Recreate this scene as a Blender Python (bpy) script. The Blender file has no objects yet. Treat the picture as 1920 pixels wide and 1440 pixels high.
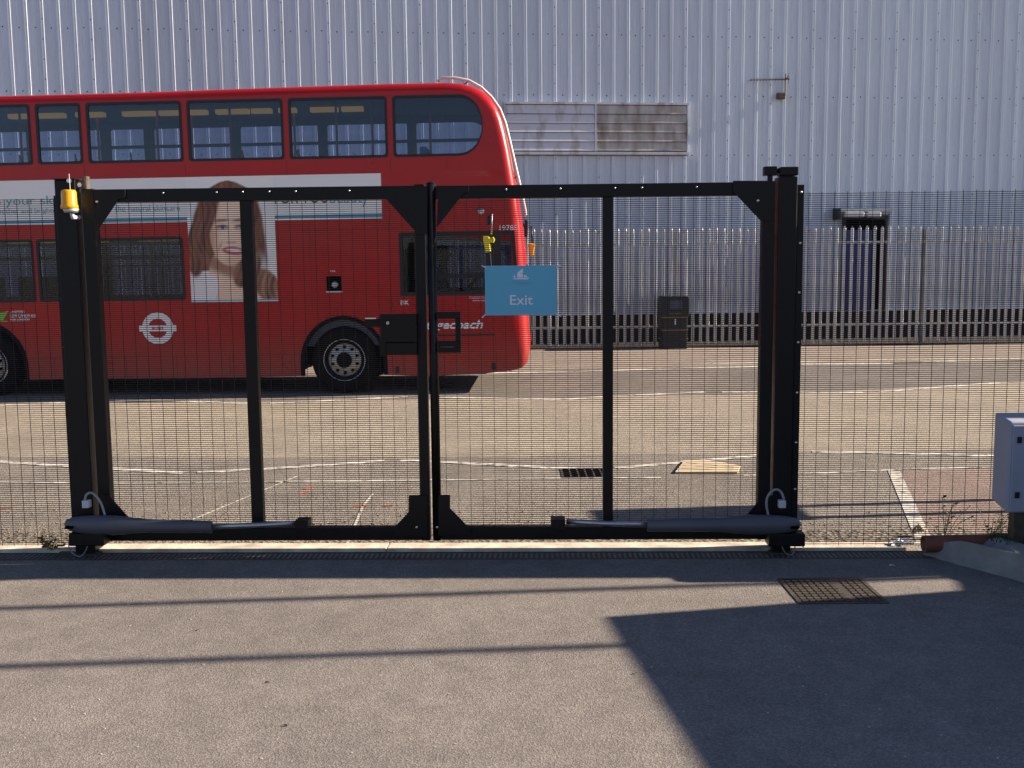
import bpy, math, random
from mathutils import Vector, Matrix
from mathutils.geometry import tessellate_polygon
random.seed(7)
SC = bpy.context.scene
COL = SC.collection
R = math.radians

# ------------------------------------------------------------------ camera
FOC = 1950.0                      # focal length in photo pixels (1920 wide)
CAM = Vector((0, 0, 1.771))
PITCH = math.atan(219 / FOC)
ROT = Matrix.Rotation(math.pi / 2 - PITCH, 4, 'X') @ Matrix.Rotation(-0.010, 4, 'Z')
cd = bpy.data.cameras.new('camera'); cam = bpy.data.objects.new('camera', cd); COL.objects.link(cam)
cam.matrix_world = Matrix.Translation(CAM) @ ROT
cd.sensor_width = 36; cd.lens = 36 * FOC / 1920; cd.clip_start = 0.05; cd.clip_end = 500
SC.camera = cam
# ------------------------------------------------------------------ world, sun
SUN_EL, SUN_AZ = R(24), R(5.0)
sun_dir = Vector((math.cos(SUN_EL) * math.cos(SUN_AZ), math.cos(SUN_EL) * math.sin(SUN_AZ), math.sin(SUN_EL)))
w = bpy.data.worlds.new('World'); SC.world = w; w.use_nodes = True
nt = w.node_tree; bg = nt.nodes['Background']
sky = nt.nodes.new('ShaderNodeTexSky'); sky.sky_type = 'NISHITA'; sky.sun_disc = False
sky.sun_elevation = SUN_EL; sky.sun_rotation = R(90) - SUN_AZ
sky.air_density = 1.0; sky.dust_density = 0.6; sky.ozone_density = 2.2
tint = nt.nodes.new('ShaderNodeVectorMath'); tint.operation = 'MULTIPLY'; tint.inputs[1].default_value = (.99, .965, 1.06)
nt.links.new(sky.outputs[0], tint.inputs[0]); nt.links.new(tint.outputs[0], bg.inputs[0]); bg.inputs[1].default_value = 0.050
sd = bpy.data.lights.new('sun', 'SUN'); sd.energy = 5.0; sd.angle = R(0.53); sd.color = (1.0, 0.85, 0.68)
so = bpy.data.objects.new('sun', sd); COL.objects.link(so)
so.rotation_euler = (-sun_dir).to_track_quat('-Z', 'Y').to_euler(); so.location = sun_dir * 30
SC.view_settings.view_transform = 'Standard'; SC.view_settings.look = 'None'
SC.view_settings.gamma = 1; SC.view_settings.use_curve_mapping = False
SC.view_settings.exposure = 1.42
SC.render.engine = 'CYCLES'
SC.cycles.max_bounces = 8; SC.cycles.transparent_max_bounces = 24; SC.cycles.caustics_reflective = False

# ------------------------------------------------------------------ helpers
def ray(px, py):
    d = ROT.to_3x3() @ Vector(((px - 960) / FOC, -(py - 720) / FOC, -1))
    return d.normalized()
def ground(px, py, z=0.0):
    d = ray(px, py); t = (z - CAM.z) / d.z
    return CAM + d * t
class Frame:
    """local axes: u along, v away from the camera, z up"""
    def __init__(self, org, slope, tilt=0.0):
        self.m = Matrix.Translation(Vector(org)) @ Matrix.Rotation(math.atan(slope), 4, 'Z') @ Matrix.Rotation(-tilt, 4, 'Y')
        self.i = self.m.inverted()
    def at(self, px, py, v=0.0):
        o = self.i @ CAM; d = self.i.to_3x3() @ ray(px, py)
        p = o + d * ((v - o.y) / d.y)
        return p.x, p.z
WORLD = Frame((0, 0, 0), 0)

class MB:
    def __init__(s): s.v = []; s.f = []
    def quad(s, a, b, c, d):
        n = len(s.v); s.v += [tuple(a), tuple(b), tuple(c), tuple(d)]; s.f.append((n, n+1, n+2, n+3)); return s
    def box(s, x0, x1, y0, y1, z0, z1):
        n = len(s.v)
        s.v += [(x0,y0,z0),(x1,y0,z0),(x1,y1,z0),(x0,y1,z0),(x0,y0,z1),(x1,y0,z1),(x1,y1,z1),(x0,y1,z1)]
        s.f += [(n,n+3,n+2,n+1),(n+4,n+5,n+6,n+7),(n,n+1,n+5,n+4),(n+1,n+2,n+6,n+5),(n+2,n+3,n+7,n+6),(n+3,n,n+4,n+7)]
        return s
    def tube(s, pts, r, seg=8, cap=True):
        pts = [Vector(p) for p in pts]; k = len(pts)
        rs = r if isinstance(r, (list, tuple)) else [r] * k
        n0 = len(s.v); up = Vector((0, 0, 1))
        prev = None
        for i, p in enumerate(pts):
            t = (pts[min(i+1, k-1)] - pts[max(i-1, 0)]).normalized()
            if prev is None:
                a = t.cross(up if abs(t.z) < .9 else Vector((1, 0, 0))).normalized()
            else:
                a = (prev - t * prev.dot(t)).normalized()
            prev = a; b = t.cross(a)
            for j in range(seg):
                q = 2 * math.pi * j / seg
                s.v.append(tuple(p + (a * math.cos(q) + b * math.sin(q)) * rs[i]))
        for i in range(k - 1):
            for j in range(seg):
                a0 = n0 + i*seg + j; a1 = n0 + i*seg + (j+1) % seg
                s.f.append((a0, a1, a1 + seg, a0 + seg))
        if cap:
            s.f.append(tuple(n0 + j for j in range(seg))[::-1]); s.f.append(tuple(n0 + (k-1)*seg + j for j in range(seg)))
        return s
    def plate(s, outer, holes, y0, y1, mp=None):
        """polygon in (u,z) with holes, extruded between v=y0 and v=y1"""
        mp = mp or (lambda a, y, c: (a, y, c))
        loops = [outer] + list(holes)
        tris = tessellate_polygon([[Vector((p[0], p[1], 0)) for p in l] for l in loops])
        flat = [p for l in loops for p in l]; n = len(s.v); m = len(flat)
        s.v += [mp(p[0], y0, p[1]) for p in flat] + [mp(p[0], y1, p[1]) for p in flat]
        for t in tris:
            a, b, c = (flat[i] for i in t)
            o = (b[0]-a[0])*(c[1]-a[1]) - (b[1]-a[1])*(c[0]-a[0])
            if abs(o) < 1e-12: continue
            t = tuple(t) if o > 0 else tuple(t)[::-1]
            s.f.append(tuple(n + i for i in t)); s.f.append(tuple(n + m + i for i in t[::-1]))
        k = 0
        for l in loops:
            for i in range(len(l)):
                a = n + k + i; b = n + k + (i+1) % len(l); s.f.append((a, a + m, b + m, b))
            k += len(l)
        return s
    def lathe(s, prof, cx, cz, y_of=lambda y: y, seg=32):
        """profile (radius, v) turned about an axis along v through (cx,cz)"""
        n = len(s.v)
        for r_, y in prof:
            for j in range(seg):
                q = 2*math.pi*j/seg; s.v.append((cx + r_*math.cos(q), y, cz + r_*math.sin(q)))
        for i in range(len(prof)-1):
            for j in range(seg):
                a = n + i*seg + j; b = n + i*seg + (j+1) % seg; s.f.append((a, b, b+seg, a+seg))
        return s
    def mesh(s, name, smooth=False):
        me = bpy.data.meshes.new(name); me.from_pydata(s.v, [], s.f); me.update()
        if smooth:
            for p in me.polygons: p.use_smooth = True
        return me
def put(name, me, mat, parent=None, frame=None, bev=0, loc=None):
    if isinstance(me, MB): me = me.mesh(name)
    o = bpy.data.objects.new(name, me); COL.objects.link(o)
    if mat and not me.materials: me.materials.append(mat)
    if parent: o.parent = parent
    elif frame: o.matrix_world = frame.m
    if loc: o.location = loc
    if bev:
        b = o.modifiers.new('bevel', 'BEVEL'); b.width = bev; b.segments = 2; b.limit_method = 'ANGLE'; b.angle_limit = R(40)
    return o
def tag(o, label=None, cat=None, group=None, kind=None):
    if label: o['label'] = label
    if cat: o['category'] = cat
    if group: o['group'] = group
    if kind: o['kind'] = kind
    return o
def thing(name, frame, base, label, cat, group=None):
    """an Empty at local (u,v,z) of a frame; parts of it are drawn in frame coordinates"""
    o = bpy.data.objects.new(name, None); COL.objects.link(o); o.empty_display_size = .2
    o.matrix_world = frame.m @ Matrix.Translation(Vector(base))
    tag(o, label, cat, group); o['_b'] = 0; del o['_b']
    OFF[o.name] = Vector(base)
    return o
OFF = {}
def part(name, mb, mat, parent, smooth=False, bev=0):
    """mesh given in frame coordinates, stored relative to the thing's base"""
    root = parent
    while root.parent: root = root.parent
    off = OFF[root.name]
    me = mb.mesh(name, smooth); me.transform(Matrix.Translation(-off))
    me.materials.append(mat)
    o = bpy.data.objects.new(name, me); COL.objects.link(o); o.parent = parent
    if bev:
        b = o.modifiers.new('bevel', 'BEVEL'); b.width = bev; b.segments = 2; b.limit_method = 'ANGLE'; b.angle_limit = R(40)
    return o
def copy_part(src, parent, shift):
    c = src.copy(); COL.objects.link(c); c.parent = parent; c.location = Vector(src.location) + Vector(shift); return c
def text_mb(txt, size, x, z, y, bold=0.0, shear=0.0, align='LEFT', mirror=False, spacing=1.0, flat=False, width=None):
    cu = bpy.data.curves.new('txt', 'FONT'); cu.body = txt; cu.size = size; cu.shear = shear; cu.offset = bold
    cu.align_x = align; cu.resolution_u = 3; cu.space_character = spacing
    o = bpy.data.objects.new('txt', cu); COL.objects.link(o)
    me = bpy.data.meshes.new_from_object(o.evaluated_get(bpy.context.evaluated_depsgraph_get()))
    bpy.data.objects.remove(o); mb = MB()
    xs = [v.co.x for v in me.vertices]; k = 1.0
    if width and xs: k = width / (max(xs) - min(xs))
    for v in me.vertices:
        mb.v.append((x + v.co.x * k, y, z + v.co.y) if not flat else (x + v.co.x * k, z + v.co.y, y))
    mb.f = [tuple(p.vertices) for p in me.polygons]
    bpy.data.meshes.remove(me); return mb

# ------------------------------------------------------------------ materials
def newmat(name):
    m = bpy.data.materials.new(name); m.use_nodes = True
    return m, m.node_tree.nodes, m.node_tree.links, m.node_tree.nodes['Principled BSDF']
def mat(name, col, rough=.5, metal=0, spec=.5, var=0.0, vscale=6, bump=0.0, bscale=40, coat=0, stretch=None):
    m, N, L, b = newmat(name)
    b.inputs['Base Color'].default_value = (*col, 1); b.inputs['Roughness'].default_value = rough
    b.inputs['Metallic'].default_value = metal; b.inputs['Specular IOR Level'].default_value = spec
    b.inputs['Coat Weight'].default_value = coat
    tc = N.new('ShaderNodeTexCoord'); src = tc.outputs['Object']
    if stretch:
        mp = N.new('ShaderNodeMapping'); mp.inputs['Scale'].default_value = stretch; L.new(src, mp.inputs[0]); src = mp.outputs[0]
    if var:
        n = N.new('ShaderNodeTexNoise'); n.inputs['Scale'].default_value = vscale; n.inputs['Detail'].default_value = 6
        L.new(src, n.inputs[0])
        mr = N.new('ShaderNodeMapRange'); mr.inputs[1].default_value = .3; mr.inputs[2].default_value = .7
        mr.inputs[3].default_value = 1 - var; mr.inputs[4].default_value = 1 + var
        L.new(n.outputs[0], mr.inputs[0])
        mx = N.new('ShaderNodeVectorMath'); mx.operation = 'SCALE'; mx.inputs[0].default_value = col
        L.new(mr.outputs[0], mx.inputs['Scale']); L.new(mx.outputs[0], b.inputs['Base Color'])
        mr2 = N.new('ShaderNodeMapRange'); mr2.inputs[3].default_value = max(0, rough - .08); mr2.inputs[4].default_value = min(1, rough + .12)
        L.new(n.outputs[0], mr2.inputs[0]); L.new(mr2.outputs[0], b.inputs['Roughness'])
    if bump:
        n2 = N.new('ShaderNodeTexNoise'); n2.inputs['Scale'].default_value = bscale; n2.inputs['Detail'].default_value = 4; L.new(src, n2.inputs[0])
        bp = N.new('ShaderNodeBump'); bp.inputs['Strength'].default_value = bump; bp.inputs['Distance'].default_value = .01
        L.new(n2.outputs[0], bp.inputs['Height']); L.new(bp.outputs[0], b.inputs['Normal'])
    return m
def asphalt(name, dark, light, grain, bump=.6, patch=.25, rough=.85, dist=.006, white=0.0):
    m, N, L, b = newmat(name)
    tc = N.new('ShaderNodeTexCoord')
    def noise(sc, det=3, ty='ShaderNodeTexNoise'):
        n = N.new(ty); n.inputs['Scale'].default_value = sc
        if ty == 'ShaderNodeTexNoise': n.inputs['Detail'].default_value = det
        L.new(tc.outputs['Object'], n.inputs[0]); return n
    n1 = noise(grain, 2); vo = noise(grain * .75, ty='ShaderNodeTexVoronoi'); n3 = noise(.9, 5); n4 = noise(7, 4)
    r1 = N.new('ShaderNodeMapRange'); r1.inputs[1].default_value = .35; r1.inputs[2].default_value = .68; L.new(n1.outputs[0], r1.inputs[0])
    mixc = N.new('ShaderNodeMix'); mixc.data_type = 'RGBA'; mixc.inputs[6].default_value = (*dark, 1); mixc.inputs[7].default_value = (*light, 1)
    sx = N.new('ShaderNodeSeparateColor'); L.new(vo.outputs['Color'], sx.inputs[0])
    pw_ = N.new('ShaderNodeMath'); pw_.operation = 'POWER'; pw_.inputs[1].default_value = 1.4; L.new(sx.outputs[0], pw_.inputs[0])
    av = N.new('ShaderNodeMath'); av.operation = 'MULTIPLY_ADD'; av.inputs[1].default_value = .75; L.new(pw_.outputs[0], av.inputs[0])
    hf = N.new('ShaderNodeMath'); hf.operation = 'MULTIPLY'; hf.inputs[1].default_value = .4; L.new(r1.outputs[0], hf.inputs[0]); L.new(hf.outputs[0], av.inputs[2])
    L.new(av.outputs[0], mixc.inputs[0])
    sm = N.new('ShaderNodeMath'); sm.operation = 'ADD'; L.new(n3.outputs[0], sm.inputs[0]); L.new(n4.outputs[0], sm.inputs[1])
    r2 = N.new('ShaderNodeMapRange'); r2.inputs[1].default_value = .7; r2.inputs[2].default_value = 1.3
    r2.inputs[3].default_value = 1 - patch; r2.inputs[4].default_value = 1 + patch; L.new(sm.outputs[0], r2.inputs[0])
    sc = N.new('ShaderNodeVectorMath'); sc.operation = 'SCALE'; L.new(mixc.outputs[2], sc.inputs[0]); L.new(r2.outputs[0], sc.inputs['Scale'])
    out = sc.outputs[0]
    if white:
        vw = noise(26, ty='ShaderNodeTexVoronoi'); 
        lt = N.new('ShaderNodeMath'); lt.operation = 'LESS_THAN'; lt.inputs[1].default_value = white; L.new(vw.outputs['Distance'], lt.inputs[0])
        mw = N.new('ShaderNodeMix'); mw.data_type = 'RGBA'; L.new(lt.outputs[0], mw.inputs[0]); L.new(out, mw.inputs[6]); mw.inputs[7].default_value = (.5, .48, .43, 1)
        out = mw.outputs[2]
    L.new(out, b.inputs['Base Color']); b.inputs['Roughness'].default_value = rough; b.inputs['Specular IOR Level'].default_value = .3
    ad = N.new('ShaderNodeMath'); ad.operation = 'ADD'; L.new(sx.outputs[1], ad.inputs[0]); L.new(vo.outputs['Distance'], ad.inputs[1])
    bp = N.new('ShaderNodeBump'); bp.inputs['Strength'].default_value = bump; bp.inputs['Distance'].default_value = dist
    L.new(ad.outputs[0], bp.inputs['Height']); L.new(bp.outputs[0], b.inputs['Normal'])
    return m
M = {}
M['drive'] = asphalt('driveway_tarmac', (.125,.110,.100), (.265,.237,.214), 190, .5, .17, white=.045, dist=.0035)
M['yard'] = asphalt('yard_concrete', (.18,.158,.134), (.33,.292,.25), 110, .6, .2)
M['buff'] = asphalt('buff_surfacing', (.27,.23,.18), (.44,.385,.305), 110, .5, .18)
M['lane'] = asphalt('lane_tarmac', (.14,.123,.108), (.255,.226,.20), 110, .5, .2)
M['pave'] = asphalt('pavement', (.22,.18,.15), (.34,.285,.235), 40, .4, .14)
M['red_lane'] = asphalt('red_surfacing', (.21,.155,.13), (.35,.265,.225), 110, .5, .16)
M['paint'] = mat('road_paint', (.62,.59,.52), .7, var=.25, vscale=9)
_m = M['paint']; _N, _L = _m.node_tree.nodes, _m.node_tree.links; _b = _N['Principled BSDF']; _src = _b.inputs['Base Color'].links[0].from_socket
_tc = _N.new('ShaderNodeTexCoord'); _n = _N.new('ShaderNodeTexNoise'); _n.inputs['Scale'].default_value = 14; _n.inputs['Detail'].default_value = 8; _L.new(_tc.outputs['Object'], _n.inputs[0])
_r = _N.new('ShaderNodeMapRange'); _r.inputs[1].default_value = .52; _r.inputs[2].default_value = .62; _L.new(_n.outputs[0], _r.inputs[0])
_x = _N.new('ShaderNodeMix'); _x.data_type = 'RGBA'; _L.new(_r.outputs[0], _x.inputs[0]); _L.new(_src, _x.inputs[6]); _x.inputs[7].default_value = (.27,.235,.195,1); _L.new(_x.outputs[2], _b.inputs['Base Color'])
M['orange_paint'] = mat('orange_survey_paint', (.62,.13,.05), .7, var=.3, vscale=20)
M['cream'] = mat('concrete_strip', (.58,.51,.40), .8, var=.35, vscale=7, bump=.3)
M['kerb'] = mat('kerb_concrete', (.27,.26,.25), .85, var=.18, vscale=8, bump=.4)
M['soil'] = asphalt('soil', (.02,.016,.013), (.06,.048,.036), 30, 1, .3, dist=.03)
M['black'] = mat('black_powder_coat', (.006,.0055,.0065), .42, spec=.25, var=.25, vscale=12)
M['blackwire'] = mat('black_wire_coat', (.010,.010,.013), .45, spec=.25)
M['iron'] = mat('cast_iron', (.085,.068,.052), .6, metal=.3, var=.3, vscale=20, bump=.4)
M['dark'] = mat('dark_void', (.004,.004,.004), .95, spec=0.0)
M['steel'] = mat('galvanised_steel', (.42,.44,.47), .45, metal=.75, var=.15, vscale=3)
M['pale'] = mat('palisade_steel', (.42,.43,.45), .34, metal=.8, var=.2, vscale=2)
M['bolt'] = mat('bolt_steel', (.75,.72,.68), .3, metal=.9)
M['grey'] = mat('grey_motor_casing', (.085,.088,.105), .42, var=.1, vscale=4)
M['chrome'] = mat('bright_rod', (.42,.43,.46), .38, metal=.95)
M['white'] = mat('white_plastic', (.55,.56,.62), .5)
M['greypl'] = mat('grey_conduit', (.27,.28,.31), .5)
M['box'] = mat('cabinet_paint', (.34,.36,.44), .5, var=.05, vscale=4)
M['pipe'] = mat('clay_pipe', (.20,.06,.035), .55, var=.2, vscale=6)
M['leaf'] = mat('weed_leaf', (.045,.075,.02), .6, var=.3, vscale=30)
M['dryleaf'] = mat('dry_leaf', (.28,.14,.03), .7, var=.4, vscale=40)
M['paper'] = mat('litter_paper', (.62,.62,.66), .6)
M['wood'] = mat('pale_board', (.62,.50,.32), .75, var=.15, vscale=3, stretch=(1,9,9))
M['red'] = mat('bus_red_paint', (.37,.007,.008), .28, spec=.35, var=.07, vscale=1.3, coat=.15, bump=.06, bscale=1.6)
M['gasket'] = mat('window_rubber', (.006,.007,.011), .45)
M['tyre'] = mat('tyre_rubber', (.006,.006,.0065), .8, spec=.1, bump=.3)
M['rim'] = mat('wheel_rim', (.36,.35,.33), .45, metal=.4, var=.2, vscale=14)
M['arch'] = mat('arch_black', (.005,.005,.007), .7, spec=.1)
M['wht'] = mat('white_vinyl', (.74,.75,.78), .4)
M['teal'] = mat('teal_vinyl', (.06,.26,.40), .4)
M['green'] = mat('green_vinyl', (.16,.48,.06), .4)
M['yellow'] = mat('yellow_mirror', (.72,.62,.02), .4)
M['orange'] = mat('orange_handrail', (.62,.16,.02), .4)
M['cove'] = mat('glowing_yellow_cove', (.70,.42,.09), .5)
_b = M['cove'].node_tree.nodes['Principled BSDF']; _b.inputs['Emission Color'].default_value = (1,.62,.15,1); _b.inputs['Emission Strength'].default_value = .07  # weak glow added in place of sunlight falling in through the windscreen
M['seat'] = mat('seat_moquette', (.03,.05,.16), .9)
M['seatblue'] = mat('seat_light_blue', (.10,.24,.45), .7)
M['interior'] = mat('interior_panel', (.060,.068,.115), .6)
M['signblue'] = mat('sign_blue', (.11,.42,.62), .45)
M['signwhite'] = mat('sign_white', (.72,.74,.82), .5)
M['signfaint'] = mat('sign_faint', (.20,.38,.55), .5)
M['bin'] = mat('bin_black', (.010,.011,.016), .4)
M['binyel'] = mat('bin_gold', (.28,.19,.02), .35)
M['doorblue'] = mat('door_blue', (.02,.05,.20), .4)
M['brick'] = mat('dark_brick_base', (.030,.022,.018), .9, var=.4, vscale=5, bump=.4)
M['skin'] = mat('skin', (.42,.19,.10), .55)
M['hair'] = mat('dark_hair', (.02,.012,.008), .6)
M['shirt'] = mat('blue_shirt', (.03,.07,.30), .8)
M['trouser'] = mat('dark_trousers', (.012,.014,.03), .9)
M['caster'] = mat('caster_render', (.32,.27,.23), .9, var=.2, vscale=3, bump=.3)
# wall cladding: pale grey, faint vertical streaking of dirt
M['clad'] = mat('cladding_white', (.58,.655,.75), .42, metal=.0, spec=.45, var=.07, vscale=1.5, stretch=(6,6,.35), coat=.15)
_m = M['clad']; _N, _L = _m.node_tree.nodes, _m.node_tree.links; _b = _N['Principled BSDF']
_src = _b.inputs['Base Color'].links[0].from_socket
_oi = _N.new('ShaderNodeObjectInfo'); _mr = _N.new('ShaderNodeMapRange'); _mr.inputs[3].default_value = .93; _mr.inputs[4].default_value = 1.05; _L.new(_oi.outputs['Random'], _mr.inputs[0])
_tc = _N.new('ShaderNodeTexCoord'); _mp = _N.new('ShaderNodeMapping'); _mp.inputs['Scale'].default_value = (26, 26, .55); _L.new(_tc.outputs['Object'], _mp.inputs[0])
_av = _N.new('ShaderNodeVectorMath'); _av.operation = 'ADD'; _L.new(_mp.outputs[0], _av.inputs[0]); _L.new(_oi.outputs['Location'], _av.inputs[1])
_n = _N.new('ShaderNodeTexNoise'); _n.inputs['Scale'].default_value = 1; _n.inputs['Detail'].default_value = 5; _L.new(_av.outputs[0], _n.inputs[0])
_m2 = _N.new('ShaderNodeMapRange'); _m2.inputs[1].default_value = .55; _m2.inputs[2].default_value = .8; _m2.inputs[3].default_value = 1; _m2.inputs[4].default_value = .80; _L.new(_n.outputs[0], _m2.inputs[0])
_mm = _N.new('ShaderNodeMath'); _mm.operation = 'MULTIPLY'; _L.new(_mr.outputs[0], _mm.inputs[0]); _L.new(_m2.outputs[0], _mm.inputs[1])
_s = _N.new('ShaderNodeVectorMath'); _s.operation = 'SCALE'; _L.new(_src, _s.inputs[0]); _L.new(_mm.outputs[0], _s.inputs['Scale']); _L.new(_s.outputs[0], _b.inputs['Base Color'])
def road_film(m, lo, hi, z0, z1, col):
    """dusty road film thrown up on the lowest part of a body"""
    N, L = m.node_tree.nodes, m.node_tree.links; b = N['Principled BSDF']; src = b.inputs['Base Color'].links[0].from_socket
    tc = N.new('ShaderNodeTexCoord'); sp_ = N.new('ShaderNodeSeparateXYZ'); L.new(tc.outputs['Object'], sp_.inputs[0])
    r = N.new('ShaderNodeMapRange'); r.inputs[1].default_value = z1; r.inputs[2].default_value = z0; L.new(sp_.outputs[2], r.inputs[0])
    n = N.new('ShaderNodeTexNoise'); n.inputs['Scale'].default_value = 5; n.inputs['Detail'].default_value = 8; L.new(tc.outputs['Object'], n.inputs[0])
    q = N.new('ShaderNodeMath'); q.operation = 'MULTIPLY'; L.new(r.outputs[0], q.inputs[0]); L.new(n.outputs[0], q.inputs[1])
    q2 = N.new('ShaderNodeMath'); q2.operation = 'MULTIPLY'; q2.inputs[1].default_value = hi; L.new(q.outputs[0], q2.inputs[0])
    mx = N.new('ShaderNodeMix'); mx.data_type = 'RGBA'; L.new(q2.outputs[0], mx.inputs[0]); L.new(src, mx.inputs[6]); mx.inputs[7].default_value = (*col, 1)
    L.new(mx.outputs[2], b.inputs['Base Color'])
road_film(M['red'], 0, .55, .3, .95, (.16,.11,.085))
def stained(name, base, dirt, lo, hi):
    m, N, L, b = newmat(name)
    tc = N.new('ShaderNodeTexCoord'); mp = N.new('ShaderNodeMapping'); mp.inputs['Scale'].default_value = (2.2, 1, .7); L.new(tc.outputs['Object'], mp.inputs[0])
    n = N.new('ShaderNodeTexNoise'); n.inputs['Scale'].default_value = 2.2; n.inputs['Detail'].default_value = 7; L.new(mp.outputs[0], n.inputs[0])
    r = N.new('ShaderNodeMapRange'); r.inputs[1].default_value = lo; r.inputs[2].default_value = hi; L.new(n.outputs[0], r.inputs[0])
    mx = N.new('ShaderNodeMix'); mx.data_type = 'RGBA'; mx.inputs[6].default_value = (*base, 1); mx.inputs[7].default_value = (*dirt, 1)
    L.new(r.outputs[0], mx.inputs[0]); L.new(mx.outputs[2], b.inputs['Base Color']); b.inputs['Roughness'].default_value = .5; return m
M['lou1'] = stained('louvre_white', (.58,.60,.66), (.22,.17,.13), .50, .78)
M['lou2'] = stained('louvre_dirty', (.50,.48,.45), (.19,.145,.11), .38, .80)
def glass(name, tint, gl=.06):
    m, N, L, b = newmat(name); N.remove(b)
    tr = N.new('ShaderNodeBsdfTransparent'); tr.inputs[0].default_value = (*tint, 1)
    g = N.new('ShaderNodeBsdfGlossy'); g.inputs['Roughness'].default_value = .03; g.inputs[0].default_value = (.9,.93,1,1)
    fr = N.new('ShaderNodeFresnel'); fr.inputs[0].default_value = 1.5
    mx = N.new('ShaderNodeMixShader'); L.new(fr.outputs[0], mx.inputs[0]); L.new(tr.outputs[0], mx.inputs[1]); L.new(g.outputs[0], mx.inputs[2])
    L.new(mx.outputs[0], N['Material Output'].inputs[0]); return m
M['glass'] = glass('bus_glass', (.72,.76,.84))
M['glass_dark'] = glass('bus_glass_tinted', (.52,.54,.62))
m, N, L, b = newmat('amber_lens'); b.inputs['Base Color'].default_value = (.95,.50,.01,1); b.inputs['Roughness'].default_value = .15
b.inputs['Subsurface Weight'].default_value = .3; b.inputs['Subsurface Radius'].default_value = (.03,.015,.002); b.inputs['Transmission Weight'].default_value = .35
M['amber'] = m
m, N, L, b = newmat('portrait_print'); vc = N.new('ShaderNodeVertexColor'); vc.layer_name = 'print'; L.new(vc.outputs[0], b.inputs['Base Color']); b.inputs['Roughness'].default_value = .4
M['print'] = m

# ------------------------------------------------------------------ ground, road, paint
def sheet(name, pts, m, z, kind='structure'):
    mb = MB(); n = len(pts); mb.v = [(p[0], p[1], z) for p in pts]; mb.f = [tuple(range(n))]
    a = sum(pts[i][0]*pts[(i+1) % n][1] - pts[(i+1) % n][0]*pts[i][1] for i in range(n))
    if a < 0: mb.f = [tuple(range(n))[::-1]]
    o = put(name, mb, m); o['kind'] = kind; return o
def gp(l): return [tuple(ground(*p)[:2]) for p in l]
sheet('ground', [(-90,-60),(90,-60),(90,120),(-90,120)], M['yard'], -.001)
GATE = Frame((0, 6.35, 0), -0.028)
gz = lambda u, v: tuple((GATE.m @ Vector((u, v, 0)))[:2])
sheet('driveway', [gz(-14,-12), gz(9,-12), gz(9,-.165), gz(-14,-.165)], M['drive'], 0.0)
def extend(l, dx):   # lengthen a boundary well past the frame
    a, b_ = l[0], l[1]; c, d = l[-2], l[-1]
    s0 = (b_[1]-a[1])/(b_[0]-a[0]); s1 = (d[1]-c[1])/(d[0]-c[0])
    return [(a[0]-dx, a[1]-s0*dx)] + l + [(d[0]+dx, d[1]+s1*dx)]
near_b = extend(gp([(0,857),(480,858),(960,856),(1500,848),(1900,842)]), 25)
far_b = extend(gp([(0,758),(500,752),(960,747),(1500,737),(1900,716)]), 25)
lane_b = extend(gp([(0,703),(500,700),(960,696),(1500,684),(1900,676)]), 25)
wall_b = extend(gp([(0,660),(960,650),(1900,636)]), 25)
sheet('buff_road', near_b + far_b[::-1], M['buff'], 0.0)
sheet('dark_lane', far_b + lane_b[::-1], M['lane'], 0.0005)
sheet('pavement', lane_b + wall_b[::-1], M['pave'], 0.001)
sheet('lay_by', gp([(1680,884),(1740,1022),(2300,1040),(2200,872)]), M['red_lane'], 0.0)
def stripe(l, w, name='road_marking'):
    """painted line of real width w following ground points"""
    P = [Vector((*p, 0)) for p in gp(l)]; mb = MB(); k = len(P)
    for i, p in enumerate(P):
        t = (P[min(i+1, k-1)] - P[max(i-1, 0)]).normalized(); n = Vector((-t.y, t.x, 0)) * w / 2
        mb.v += [tuple(p - n + Vector((0,0,.003))), tuple(p + n + Vector((0,0,.003)))]
    for i in range(k-1): mb.f.append((2*i, 2*i+2, 2*i+3, 2*i+1))
    o = put(name, mb, M['paint']); o['kind'] = 'structure'; return o
for l, wd in [
    ([(-200,852),(0,866),(345,887)], .10), ([(370,886),(540,877),(722,864)], .10), ([(752,863),(900,870),(1090,880)], .10),
    ([(1155,878),(1425,854)], .10), ([(1522,847),(1700,850),(1960,858)], .10),
    ([(-200,902),(0,904),(240,906),(500,904),(900,899),(1240,896)], .05), ([(1395,892),(1500,889),(1700,880),(1960,873)], .045),
    ([(-200,772),(0,760),(130,755)], .13), ([(203,750),(312,751),(478,757)], .12), ([(506,756),(640,750),(765,744)], .13),
    ([(826,745),(940,747),(1051,749)], .12), ([(1060,749),(1150,743),(1321,735)], .12), ([(1354,735.5),(1500,735),(1618,736)], .13),
    ([(1648,735),(1760,726),(1885,717)], .13), ([(1897,717),(2100,716)], .13),
    ([(900,700),(1100,696),(1300,690),(1480,686)], .16), ([(1500,683),(1675,682)], .16), ([(1725,679),(1795,677)], .16),
    ([(1300,683),(1501,678),(1675,674),(1960,672)], .10), ([(1676,883),(1736,1022)], .10),
    ([(560,892),(360,975)], .02), ([(700,925),(680,950),(645,1035)], .02), ([(345,1010),(292,1038)], .02)]:
    stripe(l, wd)
for l in ([(572,917),(588,911)], [(560,926),(580,922)], [(664,950),(690,949)], [(718,949),(738,948)], [(2,953),(26,952)]):
    stripe(l, .03).data.materials[0] = M['orange_paint']
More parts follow.
